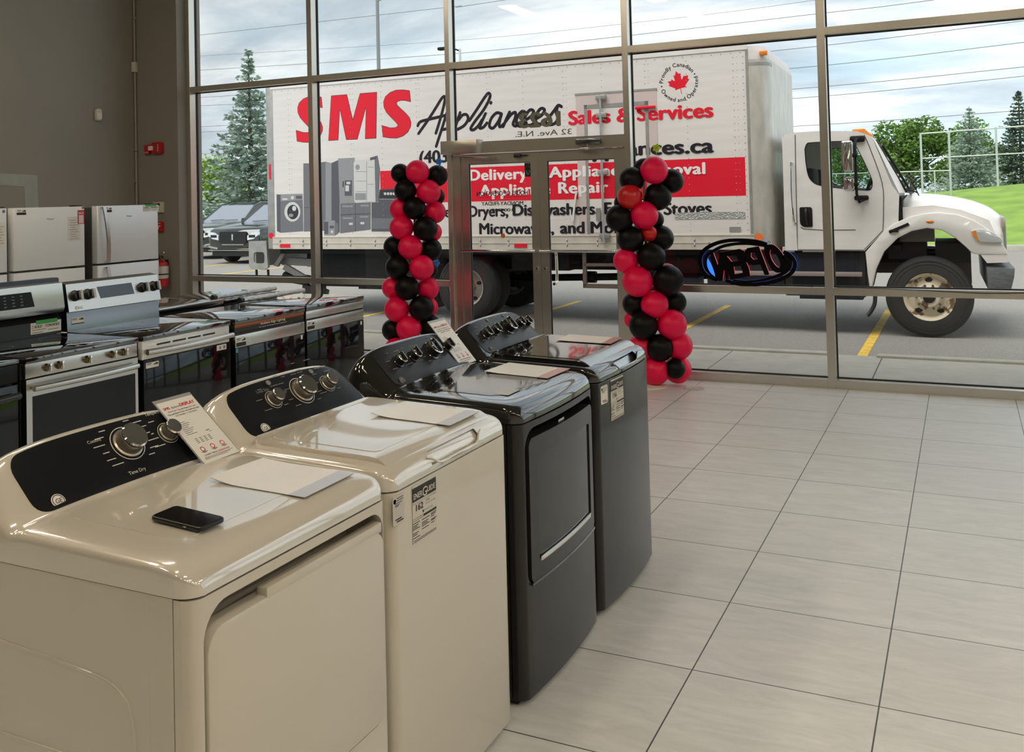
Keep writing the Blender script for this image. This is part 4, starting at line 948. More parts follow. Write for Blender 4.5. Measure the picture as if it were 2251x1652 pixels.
q = MB(); q.box(0.7615, 0.7625, 0.277, 0.348, 1.53, 1.648); sg = q.build('sale_tag', M_redink, up)
q = MB(); q.box(0.7625, 0.763, 0.287, 0.338, 1.535, 1.605); q.build('white_panel', mat('pink_white', (0.75, 0.62, 0.60), 0.5), sg)
q = MB(); text(q, 'SALE', (0.7632, 0.283, 1.613), (0, 1, 0), (0, 0, 1), w=0.058, h=0.02, bold=0.03); q.build('lettering', M_paper, sg, smooth=0)
r, up, lo = fridge('stainless fridge with a curved bar handle and a sold tag at its top corner', -2.440, -1.715, M_fridge, M_fridgeside)
hw = 0.3625
for (p, z0, z1) in ((up, 1.175, 1.672), (lo, 0.55, 1.135)):
    q = MB(); n = 12; rows = []
    for i in range(n+1):
        t = i/n; z = z0+(z1-z0)*t; bow = 0.018+0.030*math.sin(PI*(t if p is lo else min(1, t*0.9+0.05)))
        y = -hw+0.03+(0.042*(1-t) if p is up else 0.042)
        rows.append([(0.76+bow, y, z), (0.76+bow, y+0.034, z), (0.76+bow+0.014, y+0.034, z), (0.76+bow+0.014, y, z), (0.76+bow, y, z)])
    q.grid(rows); q.add(rows[0][:4], [(0, 1, 2, 3)]); q.add(rows[-1][:4], [(3, 2, 1, 0)])
    for t in (0, n): 
        a = rows[t][0]; q.box(0.755, a[0]+0.012, a[1], a[1]+0.026, a[2]-0.012 if t else a[2], a[2] if t else a[2]+0.012)
    q.build('handle', M_steel, p)
spec_sticker(up, (0.7602, -0.285, 1.622), (0, 1, 0), (0, 0, 1), (1, 0, 0), 0.084, 0.045)
q = MB(); text(q, 'Whirlpool', (0.7606, 0.0, 1.575), (0, 1, 0), (0, 0, 1), w=0.062, h=0.013, bold=0.01, align='c'); q.build('lettering', M_ink, up, smooth=0)
hold_tag(up, (0.7605, 0.165, 1.618), (0, 1, 0), (0, 0, 1), (1, 0, 0), 0.20, 0.056)
# ------------------------------------------------------------------ balloon columns
BAL_L = [(-2.735,-0.582,1.924,0.09,'B'),(-2.533,-0.605,1.932,0.108,'R'),(-2.419,-0.425,1.893,0.099,'B'),(-2.655,-0.63,1.758,0.104,'B'),(-2.457,-0.531,1.738,0.112,'R'),(-2.466,-0.38,1.692,0.085,'B'),(-2.744,-0.576,1.581,0.105,'R'),(-2.57,-0.613,1.586,0.105,'B'),(-2.454,-0.431,1.543,0.105,'R'),(-2.7,-0.641,1.404,0.112,'R'),(-2.485,-0.564,1.389,0.112,'B'),(-2.505,-0.389,1.348,0.088,'R'),(-2.81,-0.598,1.217,0.102,'B'),(-2.617,-0.625,1.214,0.112,'R'),(-2.501,-0.443,1.183,0.105,'B'),(-2.747,-0.652,1.025,0.112,'B'),(-2.528,-0.574,1.017,0.115,'R'),(-2.543,-0.396,0.989,0.08,'B'),(-2.837,-0.599,0.822,0.102,'R'),(-2.657,-0.632,0.826,0.112,'B'),(-2.537,-0.449,0.807,0.105,'R'),(-2.767,-0.65,0.622,0.115,'R'),(-2.544,-0.57,0.63,0.115,'B'),(-2.563,-0.395,0.622,0.088,'R'),(-2.851,-0.593,0.413,0.102,'B'),(-2.657,-0.62,0.439,0.115,'R'),(-2.536,-0.437,0.441,0.109,'B'),(-2.787,-0.648,0.231,0.112,'R'),(-2.561,-0.566,0.237,0.112,'B')]
BAL_R = [(-0.249,-0.482,1.871,0.114,'R'),(-0.371,-0.358,1.884,0.095,'B'),(-0.438,-0.511,1.797,0.104,'B'),(-0.148,-0.305,1.776,0.102,'B'),(-0.442,-0.57,1.65,0.104,'S'),(-0.242,-0.422,1.644,0.115,'B'),(-0.539,-0.433,1.594,0.086,'B'),(-0.545,-0.554,1.462,0.115,'B'),(-0.336,-0.513,1.488,0.114,'R'),(-0.308,-0.313,1.441,0.079,'B'),(-0.464,-0.521,1.283,0.111,'B'),(-0.322,-0.439,1.325,0.068,'S'),(-0.249,-0.34,1.28,0.108,'B'),(-0.425,-0.398,1.324,0.079,'R'),(-0.51,-0.525,1.096,0.104,'R'),(-0.297,-0.482,1.128,0.117,'B'),(-0.409,-0.531,0.918,0.127,'R'),(-0.175,-0.415,0.922,0.127,'B'),(-0.227,-0.258,0.958,0.093,'R'),(-0.474,-0.434,0.713,0.098,'B'),(-0.285,-0.463,0.715,0.114,'R'),(-0.16,-0.278,0.718,0.098,'B'),(-0.36,-0.319,0.785,0.079,'R'),(-0.375,-0.502,0.538,0.119,'B'),(-0.158,-0.395,0.539,0.123,'R'),(-0.501,-0.382,0.572,0.079,'R'),(-0.173,-0.219,0.583,0.079,'B'),(-0.26,-0.439,0.342,0.114,'B'),(-0.128,-0.312,0.349,0.117,'R'),(-0.422,-0.434,0.334,0.111,'R'),(-0.312,-0.409,0.136,0.117,'R'),(-0.146,-0.377,0.159,0.084,'B'),(-0.15,-0.28,0.136,0.115,'R'),(-0.46,-0.378,0.115,0.105,'R')]
M_bal = {'R': mat('red_balloon', (0.92, 0.004, 0.08), 0.38, spec=0.35), 'B': mat('black_balloon', (0.004, 0.004, 0.004), 0.4, spec=0.2), 'S': mat('scarlet_balloon', (0.62, 0.010, 0.012), 0.28, spec=0.5)}
BN = {'R': 'pink-red balloon', 'B': 'black balloon', 'S': 'scarlet balloon'}
def balloon_column(label, data, ax, clips):
    t = thing('balloon_column', label, 'balloon column', (ax[0], ax[1], 0), group='balloon columns beside the entrance')
    O = Vector((ax[0], ax[1], 0)); top = max(b[2] for b in data)
    MB().tube([(0, 0, 0.01), (0, 0, top-0.05)], 0.012, 8).build('pole', M_print, t)
    MB().lathe([(0, 0), (0.15, 0), (0.15, 0.012), (0.02, 0.022), (0, 0.022)], n=28).build('base_plate', M_paper, t)
    for (x, y, z, r, c) in data:
        r = min(r*1.06, z-0.002)
        p = Vector((x, y, z))-O; d = Vector((-p.x, -p.y, -0.02)).normalized()
        z_ = (-d); up = Vector((0, 0, 1)); a = up.cross(z_).normalized(); b = z_.cross(a)
        M = Matrix((a, b, z_)).transposed().to_4x4(); M.translation = p
        q = MB().lathe([(0, -r*1.16), (r*0.05, -r*1.15), (r*0.06, -r*1.08), (r*0.22, -r*1.01)]+[(r*math.cos(u)*(1-0.05*max(0, -math.sin(u))), r*math.sin(u)) for u in [-1.22+i*(PI/2+1.22)/15 for i in range(15)]]+[(0, r)], n=28)
        q.v = [M @ v for v in q.v]
        o = q.build('balloon', M_bal[c], t, smooth=80); o['label'] = BN[c]
        if c == 'B' and r > 0.11:
            pass
    for (x, y, z, col) in clips:
        q = MB()
        for k in range(5):
            u = 2*PI*k/5; q.ball((x-ax[0]+0.022*math.cos(u), y-ax[1], z+0.022*math.sin(u)), (0.015, 0.010, 0.015), 10, 6)
        q.ball((x-ax[0], y-ax[1]-0.004, z), 0.010, 10, 6); q.tube([(x-ax[0], y-ax[1], z), (x-ax[0]-0.01, y-ax[1]+0.02, z-0.09)], 0.002, 6)
        q.build('flower_clip', mat('clip_'+col, {'blue': (0.03, 0.22, 0.70), 'green': (0.45, 0.62, 0.03)}[col], 0.25), t)
    q = MB(); q.tube([(0.03*math.cos(i*1.9), 0.03*math.sin(i*1.9), 0.15+i*(top-0.2)/30) for i in range(31)], 0.0025, 5); q.build('ribbon', M_print, t)
    return t
balloon_column('red and black balloon column between the ranges and the glass doors', BAL_L, (-2.625, -0.52), [(-2.352, -0.5, 2.026, 'blue'), (-2.403, -0.5, 1.056, 'blue')])
balloon_column('red and black balloon column right of the glass doors with two scarlet balloons', BAL_R, (-0.36, -0.42), [(-0.217, -0.5, 2.062, 'green')])
# coil of clear ribbon left on the floor beside the right column
t = thing('ribbon_coil', 'loose coil of clear ribbon on the floor beside the balloon column', 'ribbon', (0.02, -0.40, 0))
MB().tube([((0.075+0.015*math.sin(i*0.31))*math.cos(i*0.5), (0.055+0.012*math.cos(i*0.23))*math.sin(i*0.5), 0.005+0.004*(1+math.sin(i*0.9))) for i in range(50)], 0.0028, 6).build('strand', mat('clear_ribbon', (0.72, 0.70, 0.68), 0.2, spec=0.8), t)
# ------------------------------------------------------------------ OPEN sign, seen from behind
M_redglow = mat('red_led_acrylic', (0.85, 0.05, 0.10), 0.4, emit=0.25)
M_blueglow = mat('blue_led_acrylic', (0.03, 0.16, 0.90), 0.4, emit=0.35)
M_signblack = mat('sign_black', (0.002, 0.002, 0.002), 0.6, spec=0.1)
t = thing('open_sign', 'oval open sign seen from behind, black with red and blue edges, on the window sill', 'sign', (0.41, 0.02, 0.842))
def letter(name, pts, holes, glow):
    off = lambda ps: [(x-0.41, z-0.842) for x, z in ps]
    p, h = off(pts), [off(x) for x in holes]
    o = MB().prism(p, 'y', 0.0, 0.012, holes=h).build(name, M_signblack, t)
    MB().prism(p, 'y', 0.012, 0.034, holes=h).build('lit_edge', glow, o)
letter('letter_o', smooth_path([(0.573, 1.202), (0.64, 1.204), (0.696, 1.157), (0.729, 1.098), (0.745, 1.035), (0.726, 0.985), (0.677, 0.962), (0.629, 0.985), (0.591, 1.052), (0.567, 1.124), (0.565, 1.18)], 3), [smooth_path([(0.617, 1.161), (0.647, 1.145), (0.68, 1.089), (0.697, 1.044), (0.688, 1.006), (0.656, 1.025), (0.623, 1.079), (0.609, 1.134)], 3)], M_redglow)
letter('letter_p', [(0.42, 1.174), (0.519, 1.19), (0.601, 0.950), (0.592, 0.942), (0.561, 0.942), (0.528, 1.033), (0.475, 1.026), (0.429, 1.029), (0.402, 1.06), (0.392, 1.10), (0.396, 1.145)], [[(0.450, 1.133), (0.487, 1.14), (0.507, 1.078), (0.471, 1.074), (0.448, 1.098)]], M_redglow)
letter('letter_e', [(0.181, 1.137), (0.352, 1.167), (0.392, 1.150), (0.402, 1.06), (0.428, 1.0), (0.437, 0.932), (0.265, 0.896), (0.245, 0.95)], [[(0.24, 1.102), (0.323, 1.114), (0.342, 1.068), (0.28, 1.054)], [(0.297, 1.01), (0.361, 1.018), (0.375, 0.958), (0.304, 0.945)]], M_redglow)
letter('letter_n', [(0.106, 1.136), (0.122, 1.128), (0.158, 1.020), (0.183, 1.135), (0.225, 1.01), (0.258, 0.900), (0.225, 0.905), (0.212, 0.99), (0.196, 0.884), (0.143, 0.885), (0.095, 1.094)], [], M_redglow)
def oval(name, path, w0, w1, w2, glow):
    path = smooth_path(path, 5); n = len(path); L, R = [], []
    for i, p in enumerate(path):
        q = path[min(i+1, n-1)]; o = path[max(i-1, 0)]; dx, dz = q[0]-o[0], q[1]-o[1]; l = math.hypot(dx, dz) or 1
        u = i/(n-1); w = 1.35*((w0*(1-2*u)+w1*2*u) if u < 0.5 else (w1*(2-2*u)+w2*(2*u-1)))/2
        L.append((p[0]-0.41-dz/l*w, p[1]-0.842+dx/l*w)); R.append((p[0]-0.41+dz/l*w, p[1]-0.842-dx/l*w))
    pts = L+R[::-1]
    o = MB().prism(pts, 'y', 0.0, 0.012).build(name, M_signblack, t)
    MB().prism(pts, 'y', 0.012, 0.019).build('lit_edge', glow, o)
oval('outer_oval', [(0.590, 1.208), (0.507, 1.232), (0.395, 1.243), (0.258, 1.240), (0.150, 1.216), (0.060, 1.170), (0.012, 1.112), (0.002, 1.051), (0.018, 0.985), (0.054, 0.937), (0.105, 0.903), (0.150, 0.890)], 0.02, 0.026, 0.016, M_blueglow)
oval('inner_oval', [(0.575, 1.196), (0.45, 1.213), (0.33, 1.212), (0.21, 1.190), (0.126, 1.150), (0.070, 1.110), (0.050, 1.060), (0.055, 1.00), (0.085, 0.945), (0.135, 0.905)], 0.02, 0.020, 0.012, M_blueglow)
oval('outer_oval', [(0.225, 0.890), (0.300, 0.866), (0.40, 0.856), (0.50, 0.860), (0.608, 0.879), (0.719, 0.917), (0.786, 0.963), (0.818, 1.022), (0.806, 1.081), (0.765, 1.125), (0.725, 1.142)], 0.022, 0.026, 0.022, M_blueglow)
oval('inner_oval', [(0.290, 0.893), (0.40, 0.881), (0.52, 0.894), (0.63, 0.922), (0.715, 0.958), (0.765, 1.01), (0.765, 1.075), (0.735, 1.12)], 0.012, 0.020, 0.05, M_blueglow)
MB().prism([(x-0.41, z-0.842) for x, z in smooth_path([(0.067, 1.082), (0.064, 1.02), (0.085, 0.965), (0.126, 0.925), (0.112, 0.985), (0.09, 1.04)], 3)], 'y', 0.008, 0.020).build('blue_crescent', mat('blue_lit_crescent', (0.03, 0.20, 0.95), 0.4, emit=0.9), t)
q = MB()
for x, z in ((0.085, 1.215), (0.605, 1.225)):
    q.tube([(x-0.41+0.009*math.cos(2*PI*i/12), 0.02, z-0.842+0.009*math.sin(2*PI*i/12)) for i in range(12)], 0.002, 6, closed=True)
q.build('hanging_ring', M_signblack, t)
q = MB(); q.tube(smooth_path([(0.02, 0.03, 0.03), (0.10, 0.06, 0.003), (0.25, 0.05, 0.003), (0.36, 0.06, 0.003), (0.55, 0.04, 0.003)], 4), 0.002, 6); q.build('cord', M_signblack, t)
# black lead lying along the window sill to the right of the sign
t = thing('power_cord', 'thin black cord running along the window sill at the right edge', 'cord', (1.3, 0.0, 0.842))
MB().tube(smooth_path([(-0.15, 0.02, 0.003), (0.2, 0.0, 0.003), (0.5, -0.006, -0.004), (0.75, -0.008, -0.014), (1.0, -0.008, -0.018), (1.3, -0.006, -0.006), (1.5, 0.02, 0.003)], 5), 0.003, 6).build('cord_run', M_black, t)
# ------------------------------------------------------------------ delivery truck, parked parallel to the storefront
GZ = -0.175
M_tw = mat('truck_white', (0.74, 0.70, 0.67), 0.35, coat=0.3, noise=(2.5, 0.05, (1, 1, 3)))
M_box = mat('truck_box_white', (0.70, 0.65, 0.62), 0.42, noise=(5, 0.05, (0.25, 1, 3)))
M_rail = mat('dirty_cream_rail', (0.56, 0.51, 0.44), 0.5, noise=(6, 0.10, (1, 1, 1)))
M_galv = mat('grey_galvanised', (0.36, 0.35, 0.33), 0.45, metal=0.5, noise=(7, 0.15, (1, 1, 1)))
M_under = mat('underbody_black', (0.008, 0.008, 0.009), 0.6, spec=0.2)
M_tyre = mat('tyre_rubber', (0.020, 0.0195, 0.019), 0.8, noise=(8, 0.2, (1, 1, 1)))
M_rust = mat('rusty_cream_wheel', (0.40, 0.34, 0.25), 0.55)
def rusty():
    m = M_rust; nt = m.node_tree; N = nt.nodes.new; L = nt.links.new; b = nt.nodes['Principled BSDF']
    tc = N('ShaderNodeTexCoord'); n = N('ShaderNodeTexNoise'); n.inputs['Scale'].default_value = 9; n.inputs['Detail'].default_value = 6; L(tc.outputs['Object'], n.inputs['Vector'])
    cr = N('ShaderNodeValToRGB'); L(n.outputs['Fac'], cr.inputs[0]); e = cr.color_ramp.elements
    e[0].position = 0.42; e[0].color = (0.14, 0.08, 0.045, 1); e[1].position = 0.48; e[1].color = (0.62, 0.54, 0.40, 1); L(cr.outputs[0], b.inputs['Base Color'])
rusty()
M_tred = mat('truck_red_vinyl', (0.72, 0.010, 0.030), 0.5, spec=0.25)
M_tink = mat('truck_dark_vinyl', (0.018, 0.015, 0.022), 0.5, spec=0.2)
M_amber = mat('amber_lens', (0.75, 0.22, 0.02), 0.2)
TR = thing('box_truck', 'white delivery box truck with red and black appliance shop lettering parked outside the windows', 'truck', (-0.4, 4.35, GZ), 0.022)
OF = (0, 0, -GZ)
def tb(): return MB(OF)
WD = 2.5
# box body: side walls, rounded front corners, roof, rear frame
b = tb(); b.prism(rrect(-7.66, 0.30, 0.0, WD, (0.0, 0.20, 0.20, 0.0), 8), 'z', 0.90, 3.60)
def crown(co):     # front upper edge of the box is rounded as well
    z = co.z+GZ; 
    if z > 3.5 and co.x > 0.1: return Vector((co.x-0.06, co.y, co.z-0.02))
    return co
box = b.build('cargo_box', M_box, TR, warp=crown, slices=('z', [3.45-GZ]))
q = tb(); q.box(-7.80, -7.655, -0.004, WD+0.004, 0.90, 3.61, bev=0.01); q.build('rear_frame', M_galv, TR)
q = tb(); q.box(-7.70, 0.06, -0.012, 0.0, 0.90, 0.985); q.box(-7.70, 0.06, -0.018, 0.0, 0.985, 1.0); q.box(-7.70, 0.06, -0.010, 0.0, 1.0, 1.085); q.box(-7.70, 0.06, -0.016, 0.0, 1.085, 1.10); q.build('lower_rail', M_rail, TR)
q = tb(); q.box(-7.70, 0.04, -0.010, 0.0, 3.535, 3.605); q.build('upper_rail', M_tw, TR)
q = tb(); q.box(0.015, 0.05, -0.008, 0.0, 1.05, 3.54); q.build('corner_seam', M_galv, TR)
arc = [(0.05, -0.004), (0.10, -0.004)]+[(0.104+0.2*math.sin(a_*PI/16), 0.196-0.2*math.cos(a_*PI/16)) for a_ in range(9)]+[(0.304, 2.3)]
q = tb(); n_ = len(arc); q.grid([[(x, y, z) for x, y in arc] for z in (0.905, 3.40)]); q.build('corner_post', mat('dusty_alloy_corner', (0.55, 0.52, 0.47), 0.4, metal=0.35, noise=(9, 0.14, (1, 1, 0.4))), TR, smooth=60)
# front corner cap with marker lamp
q = tb(); q.prism(rrect(0.03, 0.31, -0.006, 0.3, (0, 0.2, 0, 0), 8), 'z', 3.32, 3.36); q.build('cap_edge', M_galv, TR)
q = tb(); q.box(0.20, 0.30, -0.03, 0.05, 3.44, 3.50, bev=0.012, M=None); q.build('marker_lamp', M_amber, TR)
# rivets: rows of dots up the panel seams and along the rails
q = tb()
def rivet(x, z, r=0.009): q.lathe([(r, 0), (r*0.6, 0.004), (0, 0.005)], (x, -0.0005, z), (0, -1, 0), 6)
for k in range(13):
    x = -7.35+k*0.60
    for i in range(27):
        z = 1.16+i*0.088
        rivet(x-0.025 if k % 2 else x, z, 0.007)
        if k % 2 == 0: rivet(x+0.05, z, 0.005)
for i in range(60): rivet(-7.6+i*0.128, 3.50, 0.008)
for i in range(27): rivet(-0.02, 1.16+i*0.088, 0.008)
q.build('rivets', mat('rivet_grey', (0.42, 0.38, 0.36), 0.45), TR, smooth=0)
q = tb()
for i in range(17):
    x = -7.55+i*0.455
    for z in (0.965, 1.03): q.tube([(x, -0.012, z-0.018), (x, -0.022, z), (x, -0.012, z+0.018)], 0.009, 6)
q.build('rail_hook', M_galv, TR)
q = tb()
for x in (-7.55, -4.20+0.84): q.box(x, x+0.20, -0.0205, -0.017, 0.925, 0.985)
q.box(-7.755, -7.715, -0.0065, -0.004, 2.05, 2.30); q.lathe([(0.05, 0), (0.05, 0.004), (0, 0.004)], (-7.735, -0.004, 1.12), (0, -1, 0), 20)
q.build('red_reflector', M_tred, TR)
q = tb(); q.lathe([(0.055, 0), (0.055, 0.004), (0, 0.004)], (0.12, -0.012, 1.06), (0, -1, 0), 20); q.build('orange_reflector', mat('orange_reflector', (0.85, 0.18, 0.03), 0.4), TR)
# side door with its frame, lock bars and hardware
q = tb(); q.prism(rect(-2.36, -1.19, 1.10, 3.08), 'y', -0.006, -0.001, holes=[rect(-2.24, -1.31, 1.13, 2.94)]); fr = q.build('side_door_frame', mat('pinkish_frame', (0.58, 0.47, 0.45), 0.45), TR)
q = tb(); q.prism(rect(-2.235, -1.315, 1.135, 2.935), 'y', -0.004, -0.001); dr = q.build('side_door', M_box, TR)
q = tb()
for (x0, x1, z0, z1) in ((-2.235, -2.195, 1.12, 2.94), (-1.355, -1.31, 1.12, 2.94), (-2.235, -1.31, 2.885, 2.94), (-2.37, -1.18, 3.08, 3.11)): q.box(x0, x1, -0.010, -0.002, z0, z1)
q.build('door_edge', M_galv, dr)
q = tb(); q.tube([(-1.985, -0.05, 0.99), (-1.985, -0.05, 3.06)], 0.018, 10)
lb = q.build('lock_bar', mat('zinc_bar', (0.50, 0.49, 0.48), 0.35, metal=0.7), dr)
q = tb()
for z in (1.09, 1.98, 2.78, 3.03): q.box(-2.05, -1.90, -0.062, -0.02, z-0.035, z+0.035, bev=0.006)
q.box(-1.90, -1.55, -0.055, -0.03, 1.44, 1.48); q.box(-1.76, -1.66, -0.08, -0.02, 1.33, 1.50, bev=0.01); q.box(-2.09, -2.03, -0.05, -0.02, 1.30, 1.48)
q.build('lock_hardware', M_galv, lb)
q = tb(); q.prism([(-2.43, 1.30), (-2.38, 1.65), (-2.36, 1.72), (-2.39, 1.72), (-2.41, 1.60), (-2.46, 1.30)], 'y', -0.04, -0.01); q.build('grab_handle', M_tw, TR)
q = tb(); q.box(-1.49, -1.20, -0.05, -0.02, 2.83, 2.87, bev=0.008); q.build('red_latch', M_tred, dr)
q = tb(); q.box(-0.98, -0.05, -0.006, -0.0005, 1.31, 1.40); q.build('tread_plate', mat('tread_plate', (0.42, 0.42, 0.41), 0.35, metal=0.6, bump=(60, 0.8, (1, 1, 1))), TR)
q = tb(); q.prism(rrect(-0.26, -0.11, 1.13, 1.20, 0.01), 'y', -0.004, -0.0005); q.build('data_plate', M_galv, TR)
# painted graphics
YG = -0.0012
def flatpoly(mb, pts, off=0.0, mi=0): mb.flat(pts, 'y', YG-off, mi)
def tt(mb, s, x0, x1, z, h, bold=0.03, shear=0.0, off=0.0, mi=0, sp=1.0): text(mb, s, (x0, YG-off, z), (1, 0, 0), (0, 0, 1), w=x1-x0, h=h, bold=bold, shear=shear, mi=mi, spacing=sp)
q = tb(); q.box(-5.62, -2.25, -0.0012, 0, 1.61, 2.118); q.box(-1.31, -0.03, -0.0012, 0, 1.61, 2.118); q.box(-2.25, -1.31, -0.0050, -0.002, 1.61, 2.118); q.build('red_stripe', M_tred, TR)
GM = [(-6.566, 2.643), (-6.497, 3.352), (-6.207, 3.352), (-6.104, 2.933), (-5.956, 3.351), (-5.653, 3.352), (-5.682, 2.639), (-5.876, 2.639), (-5.848, 3.112), (-5.866, 3.113), (-6.028, 2.638), (-6.23, 2.643), (-6.333, 3.11), (-6.351, 3.111), (-6.389, 2.643)]
GS = [(-5.064, 3.337), (-5.179, 3.357), (-5.302, 3.361), (-5.41, 3.33), (-5.492, 3.273), (-5.527, 3.198), (-5.522, 3.113), (-5.48, 3.033), (-5.401, 2.951), (-5.323, 2.877), (-5.28, 2.829), (-5.285, 2.798), (-5.335, 2.778), (-5.423, 2.781), (-5.494, 2.802), (-5.565, 2.824), (-5.55, 2.653), (-5.427, 2.63), (-5.303, 2.622), (-5.197, 2.648), (-5.108, 2.705), (-5.058, 2.786), (-5.05, 2.847), (-5.076, 2.925), (-5.153, 3.006), (-5.239, 3.08), (-5.29, 3.129), (-5.302, 3.165), (-5.28, 3.19), (-5.218, 3.203), (-5.148, 3.198), (-5.049, 3.171)]
big = [GM, GS, [(x-1.63, z+0.008) for x, z in GS]]
q = tb()
for g in big: flatpoly(q, g, 0.0012)
q.build('red_lettering', M_tred, TR, smooth=0)
q = tb()
for g in big:
    for i in range(len(g)):
        for pc in ribbon([g[i], g[(i+1) % len(g)]], 0.014)[1:]: flatpoly(q, pc, 0.0002)
q.build('lettering_outline', M_tink, TR, smooth=0)
q = tb()
tt(q, 'Sales & Services', -2.48, -0.42, 2.675, 0.20, 0.045, 0, 0.0058)
q.build('red_lettering', M_tred, TR, smooth=0)
q = tb()
STROKES = [[(-4.92, 2.67), (-4.74, 2.88), (-4.60, 3.06), (-4.50, 3.19), (-4.45, 3.20), (-4.47, 3.08), (-4.55, 2.84), (-4.62, 2.66)], [(-4.93, 2.79), (-4.88, 2.85), (-4.72, 2.88), (-4.46, 2.92)],
 [(-4.43, 2.95), (-4.50, 2.76), (-4.58, 2.56), (-4.62, 2.46)], [(-4.47, 2.84), (-4.40, 2.91), (-4.33, 2.91), (-4.32, 2.82), (-4.40, 2.73), (-4.50, 2.71)],
 [(-4.20, 2.95), (-4.28, 2.75), (-4.38, 2.46)], [(-4.23, 2.84), (-4.16, 2.91), (-4.09, 2.91), (-4.07, 2.84), (-4.14, 2.75), (-4.25, 2.70)],
 [(-4.05, 2.82), (-3.92, 2.98), (-3.78, 3.16), (-3.72, 3.21), (-3.70, 3.15), (-3.80, 2.98), (-3.96, 2.80), (-4.03, 2.70), (-3.98, 2.68), (-3.90, 2.74), (-3.84, 2.82)],
 [(-3.78, 2.91), (-3.86, 2.76), (-3.88, 2.70), (-3.82, 2.71), (-3.76, 2.77)], [(-3.69, 3.06), (-3.685, 3.07)],
 [(-3.52, 2.89), (-3.60, 2.91), (-3.69, 2.83), (-3.72, 2.72), (-3.66, 2.69), (-3.57, 2.79), (-3.52, 2.89), (-3.56, 2.76), (-3.55, 2.70), (-3.49, 2.74)],
 [(-3.39, 2.91), (-3.45, 2.80), (-3.50, 2.70)], [(-3.46, 2.77), (-3.37, 2.87), (-3.30, 2.90), (-3.30, 2.83), (-3.34, 2.73), (-3.29, 2.70), (-3.23, 2.75)],
 [(-3.13, 2.88), (-3.19, 2.91), (-3.27, 2.83), (-3.28, 2.73), (-3.21, 2.69), (-3.13, 2.74)],
 [(-3.14, 2.78), (-3.05, 2.83), (-3.01, 2.90), (-3.07, 2.92), (-3.15, 2.82), (-3.14, 2.72), (-3.06, 2.70), (-2.98, 2.75)],
 [(-2.97, 2.79), (-2.88, 2.84), (-2.84, 2.91), (-2.90, 2.93), (-2.98, 2.83), (-2.97, 2.73), (-2.89, 2.71), (-2.81, 2.77)],
 [(-2.80, 2.77), (-2.70, 2.88), (-2.63, 2.96), (-2.58, 2.94)], [(-2.64, 2.94), (-2.66, 2.86), (-2.64, 2.78), (-2.68, 2.71), (-2.76, 2.69), (-2.82, 2.72)]]
for st in STROKES:
    for k, pc in enumerate(ribbon(smooth_path(st, 4), 0.046)): flatpoly(q, pc, 0.0001*(k % 7))
q.build('script_lettering', M_tink, TR, smooth=0)
q = tb()
tt(q, '(403', -4.92, -4.42, 2.215, 0.195, 0.04, 0, 0)
tt(q, 'appliances.ca', -2.30, -0.43, 2.20, 0.20, 0.042, 0, 0.0058)
tt(q, 'Washers,', -5.05, -4.17, 1.385, 0.17, 0.042); tt(q, 'Dryers,', -4.10, -3.45, 1.385, 0.17, 0.042); tt(q, 'Dishwashers,', -3.38, -2.06, 1.395, 0.17, 0.042, 0, 0.0058); tt(q, 'Fridges,', -1.98, -1.22, 1.395, 0.17, 0.042, 0, 0.0058); tt(q, 'Stoves', -1.14, -0.48, 1.375, 0.175, 0.042)
tt(q, 'Microwaves,', -3.93, -2.74, 1.125, 0.17, 0.042); tt(q, 'and More', -2.65, -1.62, 1.13, 0.17, 0.042, 0, 0.0058)
q.build('black_lettering', M_tink, TR, smooth=0)
q = tb()
tt(q, 'Delivery', -4.07, -3.13, 1.925, 0.165, 0.045, 0, 0.0012, 0, 1.08); tt(q, 'Appliance', -2.80, -1.60, 1.93, 0.16, 0.045, 0, 0.0062, 0, 1.08); tt(q, 'Removal', -1.50, -0.55, 1.915, 0.16, 0.045, 0, 0.0062, 0, 1.08)
tt(q, 'Appliance', -3.91, -2.78, 1.695, 0.165, 0.045, 0, 0.0012, 0, 1.08); tt(q, 'Repair', -2.66, -1.91, 1.70, 0.165, 0.045, 0, 0.0062, 0, 1.08)
q.lathe([(0.03, 0), (0, 0)], (-2.96, YG-0.0012, 2.0), (0, -1, 0), 14)
q.build('white_lettering', mat('white_vinyl', (0.82, 0.79, 0.77), 0.4), TR, smooth=0)
# maple leaf roundel
q = tb(); cx, cz = -0.879, 3.166
flatpoly(q, [(-0.911, 3.323), (-0.875, 3.281), (-0.852, 3.292), (-0.84, 3.204), (-0.83, 3.205), (-0.809, 3.254), (-0.79, 3.244), (-0.75, 3.255), (-0.753, 3.206), (-0.732, 3.198), (-0.79, 3.117), (-0.779, 3.096), (-0.852, 3.084), (-0.838, 3.005), (-0.846, 3.003), (-0.86, 3.082), (-0.933, 3.06), (-0.924, 3.083), (-1.019, 3.129), (-1.004, 3.142), (-1.029, 3.189), (-0.984, 3.19), (-0.978, 3.214), (-0.93, 3.184), (-0.944, 3.256), (-0.96, 3.27), (-0.928, 3.259)])
q.build('maple_leaf', M_tred, TR, smooth=0)
q = tb()
def arc_text(s, a0, a1, R, h, inward):
    def wd(ch):
        if ch == ' ': return 0.26
        v = text_raw(ch)[0]; return max(p.x for p in v)-min(p.x for p in v)+0.10
    W_ = [wd(c) for c in s]; tot = sum(W_); pos = 0
    for ch, w_ in zip(s, W_):
        a = a0+(a1-a0)*(pos+w_/2)/tot; pos += w_
        if ch == ' ': continue
        up = Vector((math.cos(a), 0, math.sin(a)))*(-1 if inward else 1); right = Vector((-math.sin(a), 0, math.cos(a)))*(1 if inward else -1)
        O = Vector((cx+R*math.cos(a), YG, cz+R*math.sin(a)))-up*h*0.45
        text(q, ch, O, right, up, h=h, bold=0.02, align='c')
